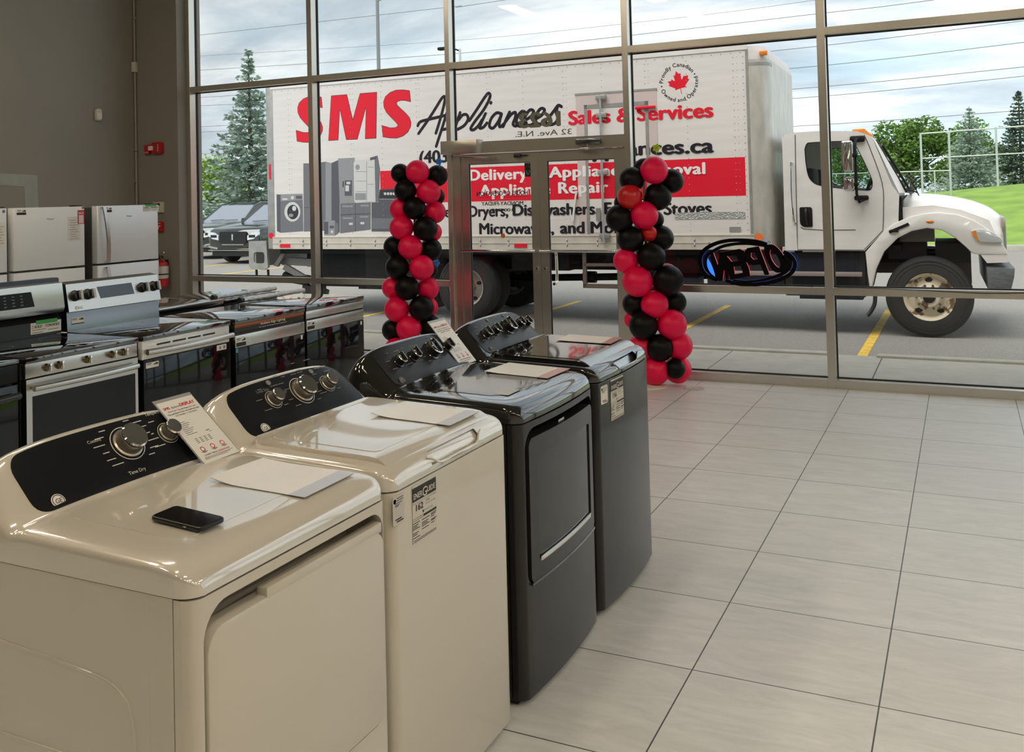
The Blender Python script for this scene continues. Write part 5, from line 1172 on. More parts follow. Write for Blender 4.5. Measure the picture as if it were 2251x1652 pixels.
arc_text('Proudly Canadian', math.radians(180), math.radians(33), 0.240, 0.056, False)
arc_text('Owned and Operated', math.radians(200), math.radians(376), 0.240, 0.056, True)
for a in (math.radians(190), math.radians(24)): q.lathe([(0.010, 0), (0, 0)], (cx+0.240*math.cos(a), YG, cz+0.240*math.sin(a)), (0, -1, 0), 10)
q.build('roundel_lettering', M_tink, TR, smooth=0)
# picture of appliances printed on the side (a flat print on the box)
GR = [mat('print_grey_%d' % i, c, 0.45) for i, c in enumerate([(0.085, 0.085, 0.10), (0.15, 0.15, 0.165), (0.27, 0.27, 0.28), (0.60, 0.58, 0.57), (0.02, 0.02, 0.026)])]
U = lambda X, Y: (-8.23199+1.893404e-3*X-3.33178e-5*Y-8.266e-8*X*X, 2.552964-7.7248e-5*X-1.52176e-3*Y+6.94085e-8*X*Y)
q = tb(); lay = [0]
def pg(pts, mi, off=None):
    lay[0] += 1; flatpoly(q, [U(*p) for p in pts], 0.0002+lay[0]*0.00004, mi)
def pr_(x0, x1, y0, y1, mi): pg([(x0, y0), (x1, y0), (x1, y1), (x0, y1)], mi)
pg([(635, 145), (780, 140), (880, 125), (945, 140), (945, 880), (640, 895)], 1); pr_(640, 730, 628, 632, 4); pg([(880, 125), (945, 140), (945, 880), (880, 880)], 2)
pg([(340, 485), (385, 488), (385, 908), (345, 890)], 0); pg([(385, 485), (628, 478), (635, 890), (385, 908)], 1); pg([(385, 485), (628, 478), (629, 545), (385, 560)], 2); pr_(405, 460, 528, 548, 3); pr_(555, 620, 500, 535, 0)
def disc(cx_, cy_, rx, ry, mi): pg([(cx_+rx*math.cos(2*PI*i/28), cy_+ry*math.sin(2*PI*i/28)) for i in range(28)], mi)
disc(515, 522, 17, 20, 3); disc(515, 677, 88, 108, 3); disc(520, 680, 62, 80, 4); disc(535, 640, 22, 28, 3); disc(500, 715, 26, 18, 2)
pg([(945, 140), (1035, 100), (1035, 905), (945, 870)], 0); pg([(1018, 90), (1200, 80), (1200, 580), (1035, 582)], 2); pg([(1040, 585), (1378, 568), (1375, 870), (1040, 912)], 1); pr_(1205, 1209, 575, 890, 4); pg([(1040, 708), (1378, 692), (1378, 697), (1040, 714)], 4)
for (x0, x1, y) in ((1065, 1180, 605), (1265, 1355, 597), (1070, 1180, 735), (1255, 1350, 720)): pr_(x0, x1, y, y+20, 2)
for (x0, y0) in ((1137, 795), (1263, 787)): pr_(x0, x0+42, y0, y0+25, 3)
pr_(1090, 1172, 330, 500, 0); pr_(1110, 1152, 345, 372, 3); pr_(1098, 1138, 385, 450, 3); pr_(1068, 1080, 340, 405, 4)
pg([(1188, 135), (1215, 105), (1420, 95), (1430, 560), (1195, 560)], 3)
for y in (230, 335, 450): pr_(1210, 1330, y, y+6, 2)
pr_(1330, 1336, 120, 560, 2); pr_(1345, 1410, 180, 186, 2); pr_(1345, 1410, 370, 376, 2); disc(1232, 185, 24, 30, 2); pr_(1205, 1325, 470, 545, 2)
pg([(1418, 65), (1452, 55), (1478, 200), (1465, 560), (1430, 570)], 1); pg([(1370, 80), (1440, 60), (1440, 95), (1370, 110)], 0)
pg([(1475, 430), (1640, 420), (1720, 420), (1720, 890), (1385, 890), (1385, 570), (1460, 570)], 0); pg([(1480, 432), (1720, 425), (1720, 530), (1470, 530)], 4)
for x in (1535, 1568, 1600, 1632, 1664): disc(x, 475, 14, 16, 3)
pr_(1475, 1720, 530, 540, 2); pr_(1390, 1720, 745, 860, 1)
pr_(865, 980, 770, 935, 2); pr_(865, 910, 785, 920, 0); pr_(925, 972, 828, 858, 0); disc(950, 895, 14, 16, 3); pg([(980, 770), (1025, 820), (1020, 910), (980, 938)], 1)
q.build('appliance_picture', GR, TR, smooth=0)
# ---- cab
Y0c, Y1c = 0.02, 2.38
side = [(0.44, 0.89), (1.40, 0.885), (1.64, 1.14), (1.80, 1.24), (1.82, 1.58), (1.74, 1.70), (1.53, 2.315), (1.36, 2.39), (0.92, 2.415), (0.55, 2.41), (0.48, 2.385), (0.45, 2.33)]
win = smooth_path([(0.72, 2.19), (0.75, 2.26), (0.82, 2.275), (1.20, 2.275), (1.30, 2.25), (1.37, 2.15), (1.50, 1.83), (1.52, 1.72), (1.49, 1.645), (1.40, 1.645), (1.22, 1.665), (0.90, 1.715), (0.79, 1.78), (0.745, 1.88), (0.725, 2.05)], 3)
for (ya, yb) in ((Y0c, Y0c+0.05), (Y1c-0.05, Y1c)):
    q = tb(); q.prism(side, 'y', ya, yb, holes=[win]); q.build('cab_side', M_tw, TR)
    q = tb(); q.prism(win, 'y', (ya+yb)/2-0.004, (ya+yb)/2+0.004); q.build('side_window', glass('truck_glass', (0.86, 0.91, 0.89), 0.7, 1.5), TR)
    q = tb(); inner = [(0.5*(a[0]*1.94+1.12*0.06), 0.5*(a[1]*1.94+1.98*0.06)) for a in win]; q.prism(win, 'y', ya-0.004 if ya < 1 else yb-0.004, ya+0.004 if ya < 1 else yb+0.004, holes=[inner]); q.build('window_seal', M_under, TR)
q = tb(); q.add([(x, y, z) for y in (Y0c+0.02, Y1c-0.02) for x, z in ((0.45, 2.33), (0.48, 2.385), (0.55, 2.41), (0.92, 2.415), (1.36, 2.39), (1.53, 2.315))], [(i, i+1, i+7, i+6) for i in range(5)]); q.build('cab_roof', M_tw, TR)
q = tb(); q.prism(rect(Y0c+0.04, Y1c-0.04, 0.89, 2.36), 'x', 0.44, 0.47, holes=[rect(0.55, 1.85, 1.75, 2.2)]); q.build('cab_back', M_tw, TR)
q = tb(); q.add([(1.55, Y0c+0.12, 2.27), (1.55, Y1c-0.12, 2.27), (1.90, Y1c-0.10, 1.61), (1.90, Y0c+0.10, 1.61)], [(0, 1, 2, 3)]); q.build('windscreen', glass('truck_glass'), TR)
q = tb()
for s in (0, 1):
    y = Y0c+0.02 if not s else Y1c-0.02; d = 0.10 if not s else -0.10
    q.add([(1.53, y, 2.315), (1.82, y, 1.60), (1.91, y+d, 1.60), (1.56, y+d, 2.29)], [(0, 1, 2, 3)])
q.build('windscreen_pillar', M_tw, TR)
q = tb(); q.tube([(1.55, Y0c+0.12, 2.285), (1.73, Y0c+0.11, 1.94), (1.90, Y0c+0.10, 1.615), (1.93, 0.7, 1.60), (1.93, 1.7, 1.60), (1.90, Y1c-0.10, 1.615), (1.55, Y1c-0.12, 2.285)], 0.014, 8); q.build('windscreen_seal', M_under, TR)
q = tb(); q.box(0.47, 1.82, Y0c+0.05, Y1c-0.05, 0.86, 0.95); q.box(1.55, 1.85, Y0c+0.06, Y1c-0.06, 1.2, 1.55); q.build('cab_interior', M_under, TR)
q = tb()
for y in (0.30, 1.45): q.box(0.62, 0.80, y, y+0.55, 1.1, 1.95, bev=0.05); q.box(0.70, 1.20, y, y+0.55, 1.05, 1.22, bev=0.04)
q.build('seat', mat('dark_seat', (0.05, 0.04, 0.045), 0.8), TR)
q = tb(); q.tube([(1.36+0.06*math.sin(2*PI*i/20), 1.75+0.2*math.cos(2*PI*i/20), 1.66+0.17*math.sin(2*PI*i/20)) for i in range(20)], 0.014, 8, closed=True); q.build('steering_wheel', M_under, TR)
# door lines, handle, grab rail, mirrors, lamps
q = tb()
dl = smooth_path([(0.61, 2.38), (0.60, 1.6), (0.595, 0.90)], 3)+[(1.39, 0.895)]+smooth_path([(1.62, 1.14), (1.635, 1.40), (1.63, 1.73), (1.50, 2.18), (1.44, 2.34)], 4)
q.tube([(x, Y0c-0.001, z) for x, z in dl], 0.006, 6); q.tube([(0.64, Y0c, 1.19), (0.68, Y0c, 1.165), (0.9, Y0c, 1.15), (1.3, Y0c, 1.15)], 0.006, 6); q.build('door_gap', mat('shut_line', (0.10, 0.095, 0.09), 0.6), TR)
q = tb(); q.prism(rrect(0.635, 0.79, 1.19, 1.445, (0.07, 0.02, 0.03, 0.02), 5), 'y', Y0c-0.012, Y0c+0.002, bev=0.004); dh = q.build('door_handle', M_under, TR)
q = tb(); q.tube([(0.715, Y0c-0.012, 1.42), (0.715, Y0c-0.045, 1.38), (0.72, Y0c-0.045, 1.27), (0.725, Y0c-0.012, 1.22)], 0.014, 8); q.build('pull', M_black, dh)
q = tb(); q.tube(smooth_path([(0.555, Y0c, 2.02), (0.55, Y0c-0.05, 1.99), (0.545, Y0c-0.05, 1.6), (0.56, Y0c-0.05, 1.3), (0.575, Y0c, 1.24)], 4), 0.014, 8); q.build('grab_rail', M_chrome, TR)
q = tb(); q.tube([(1.37, Y0c, 2.29), (1.35, Y0c-0.16, 2.28), (1.345, Y0c-0.22, 2.20), (1.345, Y0c-0.22, 1.60), (1.37, Y0c-0.16, 1.50), (1.42, Y0c, 1.53)], 0.017, 8); q.box(1.30, 1.47, Y0c-0.05, Y0c+0.01, 1.52, 1.58, bev=0.02); q.box(1.27, 1.45, Y0c-0.05, Y0c+0.01, 2.25, 2.33, bev=0.025)
for z in (1.72, 2.08): q.box(1.30, 1.37, Y0c-0.26, Y0c-0.18, z-0.025, z+0.025, bev=0.01)
mr = q.build('mirror_arm', M_under, TR)
q = tb(); q.prism(rrect(1.185, 1.325, 1.865, 2.265, (0.06, 0.03, 0.04, 0.03), 5), 'y', Y0c-0.30, Y0c-0.14, bev=0.035); q.build('mirror', M_chrome, mr)
q = tb(); q.prism(rrect(1.19, 1.33, 1.63, 1.825, 0.045, 5), 'y', Y0c-0.30, Y0c-0.14, bev=0.035); q.build('convex_mirror', M_chrome, mr)
q = tb()
for y in (0.35, 0.75, 1.2, 1.65, 2.05): q.box(1.28, 1.44, y-0.04, y+0.04, 2.39, 2.435, bev=0.015)
q.build('roof_lamp', M_amber, TR)
q = tb(); q.tube([(1.80, 0.35, 1.64), (1.98, 0.25, 1.62), (2.02, 0.3, 1.60)], 0.01, 6); q.tube([(1.80, 1.0, 1.66), (1.97, 0.6, 1.62)], 0.009, 6); q.tube([(2.04, 0.22, 1.56), (2.00, 0.22, 1.66), (1.96, 0.22, 1.74)], 0.007, 6); q.build('wiper', M_under, TR)
# hood and fenders
hp = smooth_path([(1.83, 1.52), (1.95, 1.585), (2.26, 1.565), (2.56, 1.505), (2.78, 1.425), (2.90, 1.345), (2.965, 1.26), (2.985, 1.05), (2.985, 0.80)], 3)
q = tb(); rows = []
for x, z in hp:
    row = []
    for k in range(25):
        v = -1+2*k/24; w = 1.10-0.10*max(0, (x-2.2))**1.5
        y = 1.20+w*v; drop = 0.30*abs(v)**6+0.06*abs(v)**2
        row.append((x-0.10*abs(v)**4*max(0, (x-2.4)), y, max(z-drop*(1.0 if z > 1.2 else 0.2), 0.80)))
    rows.append(row)
q.grid(rows)
q.prism([(p[0], p[1]) for p in [(1.83, 1.22), (2.15, 1.28), (2.45, 1.22), (2.75, 1.06), (2.90, 0.98), (2.80, 1.25), (2.5, 1.38), (2.2, 1.44), (1.83, 1.42)]], 'y', 0.12, 0.16); q.build('hood', M_tw, TR, smooth=60)
q = tb(); q.tube([(1.83, Y0c+0.02, 1.24), (1.825, Y0c+0.03, 1.40), (1.84, Y0c+0.10, 1.50), (1.90, Y0c+0.3, 1.57)], 0.008, 6); q.build('hood_gap', M_under, TR)
fo = [(1.445, 0.43), (1.425, 0.62), (1.41, 0.87), (1.52, 1.00), (1.64, 1.14), (1.76, 1.23), (1.94, 1.31), (2.10, 1.345), (2.25, 1.355), (2.45, 1.33), (2.62, 1.265), (2.78, 1.15), (2.90, 1.01), (2.965, 0.90), (2.975, 0.845), (2.685, 0.845)]
fi = [(2.60, 0.86), (2.54, 0.93), (2.42, 1.05), (2.28, 1.14), (2.12, 1.165), (1.95, 1.13), (1.79, 1.045), (1.63, 0.88), (1.53, 0.66), (1.475, 0.43)]
for s in (0, 1):
    f = tb(); ya, yb = (-0.03, 0.20) if not s else (Y1c-0.18, Y1c+0.05)
    f.prism(fo+fi, 'y', ya, yb, bev=0.018); f.build('fender', M_tw, TR)
    f = tb(); n = len(fi); a = [(x, ya+0.03, z) for x, z in fi]; b_ = [(x, yb+0.25*(1 if not s else -1.0), z) for x, z in fi]; f.add(a+b_, [(i, i+1, i+1+n, i+n) for i in range(n-1)]); f.build('wheel_arch_liner', M_under, TR)
    f = tb(); y_ = -0.01 if not s else Y1c+0.03
    f.prism(smooth_path([(2.60, 1.13), (2.68, 1.15), (2.80, 1.125), (2.90, 1.06), (2.925, 1.0), (2.88, 0.985), (2.70, 0.995), (2.65, 1.03), (2.62, 1.08)], 3), 'y', y_-0.05, y_+0.05, bev=0.015); hl = f.build('headlamp', mat('headlamp_glass', (0.62, 0.64, 0.66), 0.12, metal=0.3, spec=0.9), TR)
    f = tb(); f.prism(smooth_path([(2.605, 1.12), (2.645, 1.135), (2.66, 1.06), (2.69, 1.0), (2.655, 1.03), (2.62, 1.07)], 3), 'y', y_-0.054, y_-0.04); f.build('turn_lens', M_amber, hl)
q = tb(); q.ball((2.155, -0.032, 1.245), (0.045, 0.012, 0.018), 14, 8); q.build('side_marker', M_amber, TR)
q = tb(); q.box(1.68, 1.93, -0.045, -0.025, 1.15, 1.185, bev=0.006, M=Matrix.Translation((0.0, 0, 0)) @ Matrix.Translation((1.8, 0, 1.17)) @ Matrix.Rotation(-0.42, 4, 'Y') @ Matrix.Translation((-1.8, 0, -1.17))); q.box(1.70, 1.80, -0.06, -0.03, 1.12, 1.15, bev=0.006); q.build('hood_latch', M_under, TR)
q = tb(); q.box(2.93, 2.99, 0.35, 2.05, 0.85, 1.28, bev=0.02); q.build('grille', M_steel, TR)
q = tb(); q.prism([(2.69, 0.845), (2.755, 0.745), (2.975, 0.755), (2.975, 0.85)], 'y', -0.02, 2.42); q.build('lower_valance', M_tw, TR)
q = tb(); q.prism([(2.745, 0.70), (3.045, 0.685), (3.035, 0.58), (3.00, 0.44), (2.755, 0.435)], 'y', -0.02, 2.42, bev=0.02); q.build('bumper', mat('worn_bumper', (0.12, 0.13, 0.135), 0.5, noise=(10, 0.3, (1, 1, 5))), TR)
# front wheels and rear duals
def wheel(cx_, y0, y1, front):
    R, zc = 0.497, 0.322; W2 = (y1-y0)
    t_ = tb(); t_.lathe([(0.285, 0.02), (0.30, 0.0), (0.42, -0.005), (0.465, 0.02), (0.49, 0.055), (R, 0.08), (R, W2-0.08), (0.49, W2-0.055), (0.465, W2-0.02), (0.42, W2+0.005), (0.30, W2), (0.285, W2-0.02)], (cx_, y1, zc), (0, -1, 0), 48, caps=False)
    w = t_.build('wheel', M_tyre, TR)
    t_ = tb()
    for r_ in (0.40, 0.44): t_.tube([(cx_+r_*math.cos(2*PI*i/40), y0-0.004, zc+r_*math.sin(2*PI*i/40)) for i in range(40)], 0.004, 5, closed=True)
    t_.build('sidewall_ring', M_tyre, w)
    t_ = tb()
    if front: t_.lathe([(0.287, 0.05), (0.292, 0.0), (0.262, 0.02), (0.24, 0.065), (0.17, 0.05), (0.13, -0.005), (0.115, -0.02), (0.06, -0.02), (0.06, 0.02), (0, 0.02)], (cx_, y0, zc), (0, 1, 0), 40, caps=False)
    else: t_.lathe([(0.287, 0.02), (0.285, 0.0), (0.26, 0.02), (0.22, 0.13), (0.10, 0.13), (0.09, 0.05), (0, 0.05)], (cx_, y0, zc), (0, 1, 0), 40, caps=False)
    rm = t_.build('rim', M_rust if front else mat('dirty_white_rim', (0.30, 0.28, 0.25), 0.6), w)
    t_ = tb()
    for k in range(5):
        a = 2*PI*k/5+PI/2; t_.prism(ell(cx_+0.205*math.cos(a), zc+0.205*math.sin(a), 0.042, 0.028, 14, 0), 'y', y0+0.052, y0+0.062)
    t_.build('hand_hole', M_under, rm)
    t_ = tb()
    for k in range(10):
        a = 2*PI*k/10; t_.lathe([(0.015, 0), (0.015, 0.018), (0.008, 0.026), (0, 0.026)], (cx_+0.145*math.cos(a), y0+0.012, zc+0.145*math.sin(a)), (0, -1, 0), 8)
    t_.build('wheel_nut', mat('rust_nut', (0.09, 0.055, 0.04), 0.6), rm)
    t_ = tb(); t_.lathe([(0.075, 0), (0.07, 0.05), (0.03, 0.06), (0, 0.06)], (cx_, y0+0.02, zc), (0, -1, 0), 20); t_.build('hub', M_under, rm)
wheel(2.115, 0.04, 0.31, True); wheel(2.115, 2.09, 2.36, True)
for y in (0.10, 0.44, 1.80, 2.14): wheel(-4.22, y, y+0.27, False)
# chassis and underbody
q = tb()
for y in (0.80, 1.62): q.box(-7.6, 2.6, y, y+0.08, 0.55, 0.82)
for x in (-7.2, -5.8, -3.0, -1.5, 0.2, 1.2): q.box(x, x+0.08, 0.8, 1.7, 0.6, 0.8)
q.build('chassis_rail', M_under, TR)
q = tb(); q.tube([(-4.2, 1.25, 0.36), (-2.6, 1.25, 0.40), (1.0, 1.25, 0.5)], 0.055, 12); q.lathe([(0.09, 0), (0.09, 0.2)], (-2.75, 1.25, 0.40), (1, 0, 0), 14); q.lathe([(0.08, 0), (0.08, 0.16)], (-2.0, 1.25, 0.42), (1, 0, 0), 14); q.build('drive_shaft', M_under, TR)
q = tb(); q.tube([(-4.22, 0.5, 0.322), (-4.22, 2.0, 0.322)], 0.09, 12); q.ball((-4.22, 1.25, 0.34), 0.22, 16, 10); q.tube([(2.115, 0.3, 0.30), (2.115, 2.1, 0.30)], 0.06, 10); q.box(-3.95, -3.4, 1.0, 1.5, 0.25, 0.35); q.build('axle', M_under, TR)
q = tb(); q.box(-7.62, 0.2, 0.08, 2.42, 0.82, 0.895); q.box(-6.95, -5.0, 0.25, 0.75, 0.28, 0.86, bev=0.01); q.box(-6.2, -5.0, 0.22, 0.25, 0.25, 0.84); q.box(-3.5, -2.6, 0.2, 0.7, 0.58, 0.85); q.box(-1.45, 0.35, 0.25, 0.8, 0.55, 0.86, bev=0.02); q.build('underbody_box', M_under, TR)
q = tb(); q.box(-4.95, -4.93, 0.10, 0.75, -0.05, 0.62); q.build('mud_flap', M_black, TR)
q = tb()
for (x0, x1, z0, z1) in ((-2.34, -2.29, 0.37, 0.90), (-1.55, -1.50, 0.37, 0.90), (-2.34, -1.50, 0.35, 0.41), (-2.32, -1.52, 0.66, 0.70)): q.box(x0, x1, 0.04, 0.09, z0, z1)
q.build('side_step', mat('rusty_step', (0.12, 0.085, 0.07), 0.7), TR)
q = tb(); q.box(0.42, 1.395, 0.10, 0.75, 0.30, 0.865, bev=0.01); q.box(-0.6, 0.40, 0.12, 0.7, 0.34, 0.83, bev=0.01); q.box(0.60, 1.36, 0.03, 0.55, 0.27, 0.315); q.box(-1.25, -0.75, 0.12, 0.6, 0.37, 0.5); q.build('side_skirt', mat('dark_skirt', (0.016, 0.018, 0.026), 0.5, spec=0.3), TR)
q = tb(); q.box(-0.3, 1.36, 0.02, 0.12, 0.56, 0.615, bev=0.006); q.build('running_board', mat('pinkish_alloy', (0.36, 0.30, 0.28), 0.4, metal=0.4), TR)
q = tb(); q.tube(smooth_path([(1.50, 0.10, 0.34), (1.49, 0.08, 0.22), (1.44, 0.06, 0.12), (1.40, 0.05, 0.07)], 4), 0.025, 8); q.build('mud_flap_rod', M_black, TR)
q = tb(); q.box(2.2, 2.6, 0.5, 1.9, 0.45, 0.95); q.box(1.65, 2.1, 0.55, 1.8, 0.75, 1.35); q.build('engine_block', mat('grimy_engine', (0.06, 0.055, 0.055), 0.6), TR)
q = tb(); q.box(1.80, 2.20, 0.36, 0.5, 0.98, 1.22); q.build('radiator_tank', mat('grimy_tank', (0.24, 0.22, 0.21), 0.6), TR)
q = tb(); q.box(0.40, 0.55, 0.06, 0.20, 0.865, 0.93); q.box(0.65, 1.05, 0.06, 0.2, 0.865, 0.888); q.build('cab_mount', M_rail, TR)
# tail lift at the rear
q = tb(); q.prism([(-8.19, 1.03), (-7.83, 1.035), (-7.80, 0.60), (-7.88, 0.555), (-8.12, 0.56), (-8.19, 0.60)], 'y', -0.02, 0.03, holes=[rrect(-8.09, -7.87, 0.66, 0.85, 0.05)]); tl = q.build('tail_lift', M_galv, TR)
q = tb(); q.prism([(-8.19, 1.03), (-7.83, 1.035), (-7.80, 0.60), (-7.88, 0.555), (-8.12, 0.56), (-8.19, 0.60)], 'y', 2.42, 2.47); q.box(-8.12, -8.06, 0.0, 2.45, 0.60, 1.0); q.build('lift_plate', M_galv, tl)
q = tb()
for y in (0.12, 2.2):
    q.prism([(-7.80, 0.62), (-7.60, 0.86), (-7.52, 0.86), (-7.72, 0.60)], 'y', y, y+0.06); q.prism([(-7.75, 0.75), (-7.0, 0.72), (-7.0, 0.60), (-7.7, 0.62)], 'y', y+0.1, y+0.2); q.prism([(-7.65, 0.55), (-6.95, 0.25), (-6.90, 0.30), (-7.60, 0.64)], 'y', y+0.05, y+0.12); q.prism([(-7.75, 0.42), (-6.9, 0.12), (-6.88, 0.20), (-7.7, 0.52)], 'y', y+0.2, y+0.28)
q.build('lift_arm', mat('dirty_arm', (0.16, 0.155, 0.15), 0.55), tl)
q = tb(); 
for x in (-8.07, -7.83): q.tube([(x, 0.02, 0.56), (x+0.01, 0.02, 0.36)], 0.02, 8)
q.tube([(-7.7, 0.3, 0.42), (-7.2, 0.3, 0.36)], 0.09, 12); q.build('lift_leg', M_under, tl)
q = tb(); q.box(-7.35, -6.9, 0.30, 0.34, -0.13, 0.28); q.build('mud_flap', M_black, TR)
# ------------------------------------------------------------------ outside ground
M_asph = mat('worn_asphalt', (0.265, 0.248, 0.225), 0.9, noise=(70, 0.30, (1, 1, 1)), bump=(150, 0.25, (1, 1, 1)))
M_conc = mat('pale_concrete', (0.42, 0.395, 0.34), 0.85, noise=(6, 0.08, (1, 1, 1)), bump=(120, 0.12, (1, 1, 1)))
M_grass = mat('mown_grass', (0.20, 0.32, 0.05), 0.9, noise=(1.2, 0.22, (1, 1, 1)), bump=(80, 0.5, (1, 1, 1)))
M_yel = mat('yellow_road_paint', (0.75, 0.48, 0.06), 0.8, noise=(14, 0.25, (1, 1, 1)))
lot = structure(MB().box(-90, 70, 2.40, 120, -0.5, GZ).build('parking_lot', M_asph))
sw = MB(); edges = [-60, -6.9, -5.3, -3.75, -2.2, -0.225, 1.313, 2.85, 4.4, 30]
for a, b in zip(edges, edges[1:]): sw.box(a+0.006, b-0.006, 0.135, 2.39, -0.4, -0.10)
side = structure(sw.build('sidewalk', M_conc))
structure(MB().box(-60, 30, 0.135, 2.41, -0.5, -0.108).build('sidewalk_bed', mat('joint_grime', (0.13, 0.12, 0.11), 0.9)))
for (a, b) in ((-20, -2.2), (-2.0, 0.86), (1.26, 12.0)):
    structure(MB().box(a, b, 2.30, 2.44, -0.4, -0.075, bev=0.012).build('kerb', M_conc))
for x in (-11.7, -9.1, -6.5, -3.95, -1.38, 1.02, 3.55, 6.1): MB().box(x, x+0.105, 2.55, 7.2, GZ+0.001, GZ+0.004).build('parking_line', M_yel, lot)
for x in (-26, -23.3, -20.6, -17.9, -15.2): MB().box(x, x+0.11, 9.5, 14.6, GZ+0.001, GZ+0.004).build('parking_line', M_yel, lot)
MB().box(-40, 40, 21.6, 21.85, -0.3, 0.0, bev=0.02).build('far_kerb', M_conc, lot)
def hill(x, y):
    t = max(0, min(1, (y-21.9)/14)); t = t*t*(3-2*t)
    k = max(0, min(1, (x+6)/7)); k = k*k*(3-2*k)
    return -0.06+t*(0.35+k*1.05+0.07*max(0, min(x, 14)))
g = MB(); g.grid([[(x, y, hill(x, y)) for x in [-60+110*i/44 for i in range(45)]] for y in [21.85+(y/30.0)**1.3*48 for y in range(31)]])
structure(g.build('grass_hill', M_grass, smooth=80))
# ------------------------------------------------------------------ trees
def leafy(mb, c, n, size, rnd, flatten=0.6, mi=0):
    for _ in range(n):
        a = Vector((rnd.gauss(0, 1), rnd.gauss(0, 1), rnd.gauss(0, flatten))).normalized()*size; b = a.cross(Vector((rnd.gauss(0, 1), rnd.gauss(0, 1), rnd.gauss(0, 1)))).normalized()*size*0.55
        mb.add([c-a*0.5, c+b*0.5, c+a*0.5, c-b*0.5], [(0, 1, 2, 3)], mi)
M_blue = mat('blue_spruce_needles', (0.30, 0.38, 0.32), 0.8, noise=(2.2, 0.35, (1, 1, 1)))
M_dgreen = mat('dark_spruce_needles', (0.085, 0.13, 0.085), 0.8, noise=(2.2, 0.35, (1, 1, 1)))
M_leaf = mat('poplar_leaves', (0.13, 0.23, 0.045), 0.75, noise=(1.5, 0.35, (1, 1, 1)))
M_bark = mat('bark', (0.10, 0.075, 0.055), 0.9)
def spruce(name, label, loc, H, R, m, seed, brown=0.0):
    rnd = random.Random(seed); t = thing(name, label, 'tree', loc, rnd.random()*6, 'spruce trees outside')
    MB().tube([(0, 0, 0), (0.03, 0, H*0.5), (0, 0, H*0.985)], [0.02*H, 0.012*H, 0.002*H], 8).build('trunk', M_bark, t)
    f = MB(); z = 0.07*H; k = 0; sc = H/8.4
    while z < H*0.985:
        u = z/H; rad = R*(1-u)**1.12*(0.85+0.3*rnd.random())+0.025*R
        nb = max(4, int(9*(1-u)+4))
        for j in range(nb):
            a = 2*PI*(j+0.5*(k % 2)+0.6*rnd.random())/nb; L = rad*(0.6+0.55*rnd.random()); d = Vector((math.cos(a), math.sin(a), 0)); sd = Vector((-d.y, d.x, 0)); steps = max(2, int(L/(0.15*sc)))
            droop = 0.10+0.14*rnd.random()
            for q in range(steps+1):
                s = 0.10+0.90*q/steps; p = d*L*s+Vector((0, 0, z-droop*L*s+0.24*L*s*s)); wdt = L*0.30*(1.15-s)+0.05*sc
                for _ in range(4):
                    o = rnd.uniform(-1, 1); c = p+sd*o*wdt+d*abs(o)*wdt*0.5+Vector((0, 0, -0.25*abs(o)*wdt+0.05*sc*rnd.gauss(0, 1))); e = d*0.8+sd*o*1.1+Vector((0, 0, 0.25*rnd.gauss(0, 1))); e.normalize(); ln = (0.10+0.09*rnd.random())*sc*1.5; w_ = Vector((rnd.gauss(0, 1), rnd.gauss(0, 1), rnd.gauss(0, 1))).cross(e).normalized()*ln*0.26
                    f.add([c-e*ln*0.5, c+w_, c+e*ln*0.6, c-w_], [(0, 1, 2, 3)])
        z += (0.040 if u > 0.75 else 0.030)*H*(0.7+0.6*rnd.random())*(1.15-0.4*u); k += 1
    f.build('foliage', m, t, smooth=0, weld=0)
    return t
spruce('spruce_tree', 'tall blue-green spruce with a thin top behind the black SUV', (-25.1, 24.0, GZ), 8.4, 2.7, M_blue, 3)
spruce('spruce_tree', 'blue spruce between the tall fence posts on the grass hill', (2.5, 42.0, 1.0), 4.4, 2.0, M_blue, 5)
spruce('spruce_tree', 'dark green spruce at the right edge beyond the tall fence', (4.75, 46.5, 1.3), 5.1, 2.2, M_dgreen, 8)
def round_tree(label, loc, H, R, m, seed, n=4200, ls=0.26):
    rnd = random.Random(seed); t = thing('leafy_tree', label, 'tree', loc, 0, 'leafy trees outside')
    b = MB(); b.tube([(0, 0, 0), (0.05, 0, H*0.45), (0, 0, H*0.8)], [0.03*H, 0.022*H, 0.006*H], 8)
    lobes = [(Vector((rnd.gauss(0, 0.42)*R, rnd.gauss(0, 0.42)*R, H*(0.34+0.56*rnd.random()))), R*(0.30+0.25*rnd.random())) for _ in range(15)]+[(Vector((0, 0, H*0.88)), R*0.36), (Vector((0, 0, H*0.6)), R*0.6)]
    for c, r in lobes[:9]: b.tube([(0, 0, H*0.3), tuple(c*0.6+Vector((0, 0, H*0.14))), tuple(c)], [0.012*H, 0.008*H, 0.003*H], 6)
    b.build('trunk', M_bark, t)
    f = MB()
    for _ in range(n):
        c, r = rnd.choice(lobes); d = Vector((rnd.gauss(0, 1), rnd.gauss(0, 1), rnd.gauss(0, 1))).normalized(); leafy(f, c+d*r*(0.55+0.5*rnd.random()), 1, ls*(0.6+0.7*rnd.random()), rnd)
    f.build('foliage', m, t, smooth=0, weld=0)
    return t
round_tree('large leafy green tree seen above the truck hood', (-0.35, 48.0, 0.9), 4.1, 2.1, M_leaf, 11, 9500, 0.23)
round_tree('leafy tree showing just above the truck cab roof', (-4.7, 56.0, 0.7), 4.5, 1.7, M_leaf, 12, 3500, 0.22)
round_tree('leafy tree seen low between the two spruces on the hill', (3.3, 56.0, 1.2), 3.3, 1.5, M_leaf, 17, 4500, 0.22)
round_tree('bright green tree at the left window edge behind the parked cars', (-32.9, 31.0, GZ), 4.0, 1.9, mat('light_leaves', (0.20, 0.32, 0.05), 0.75, noise=(1.5, 0.3, (1, 1, 1))), 13, 5000, 0.24)
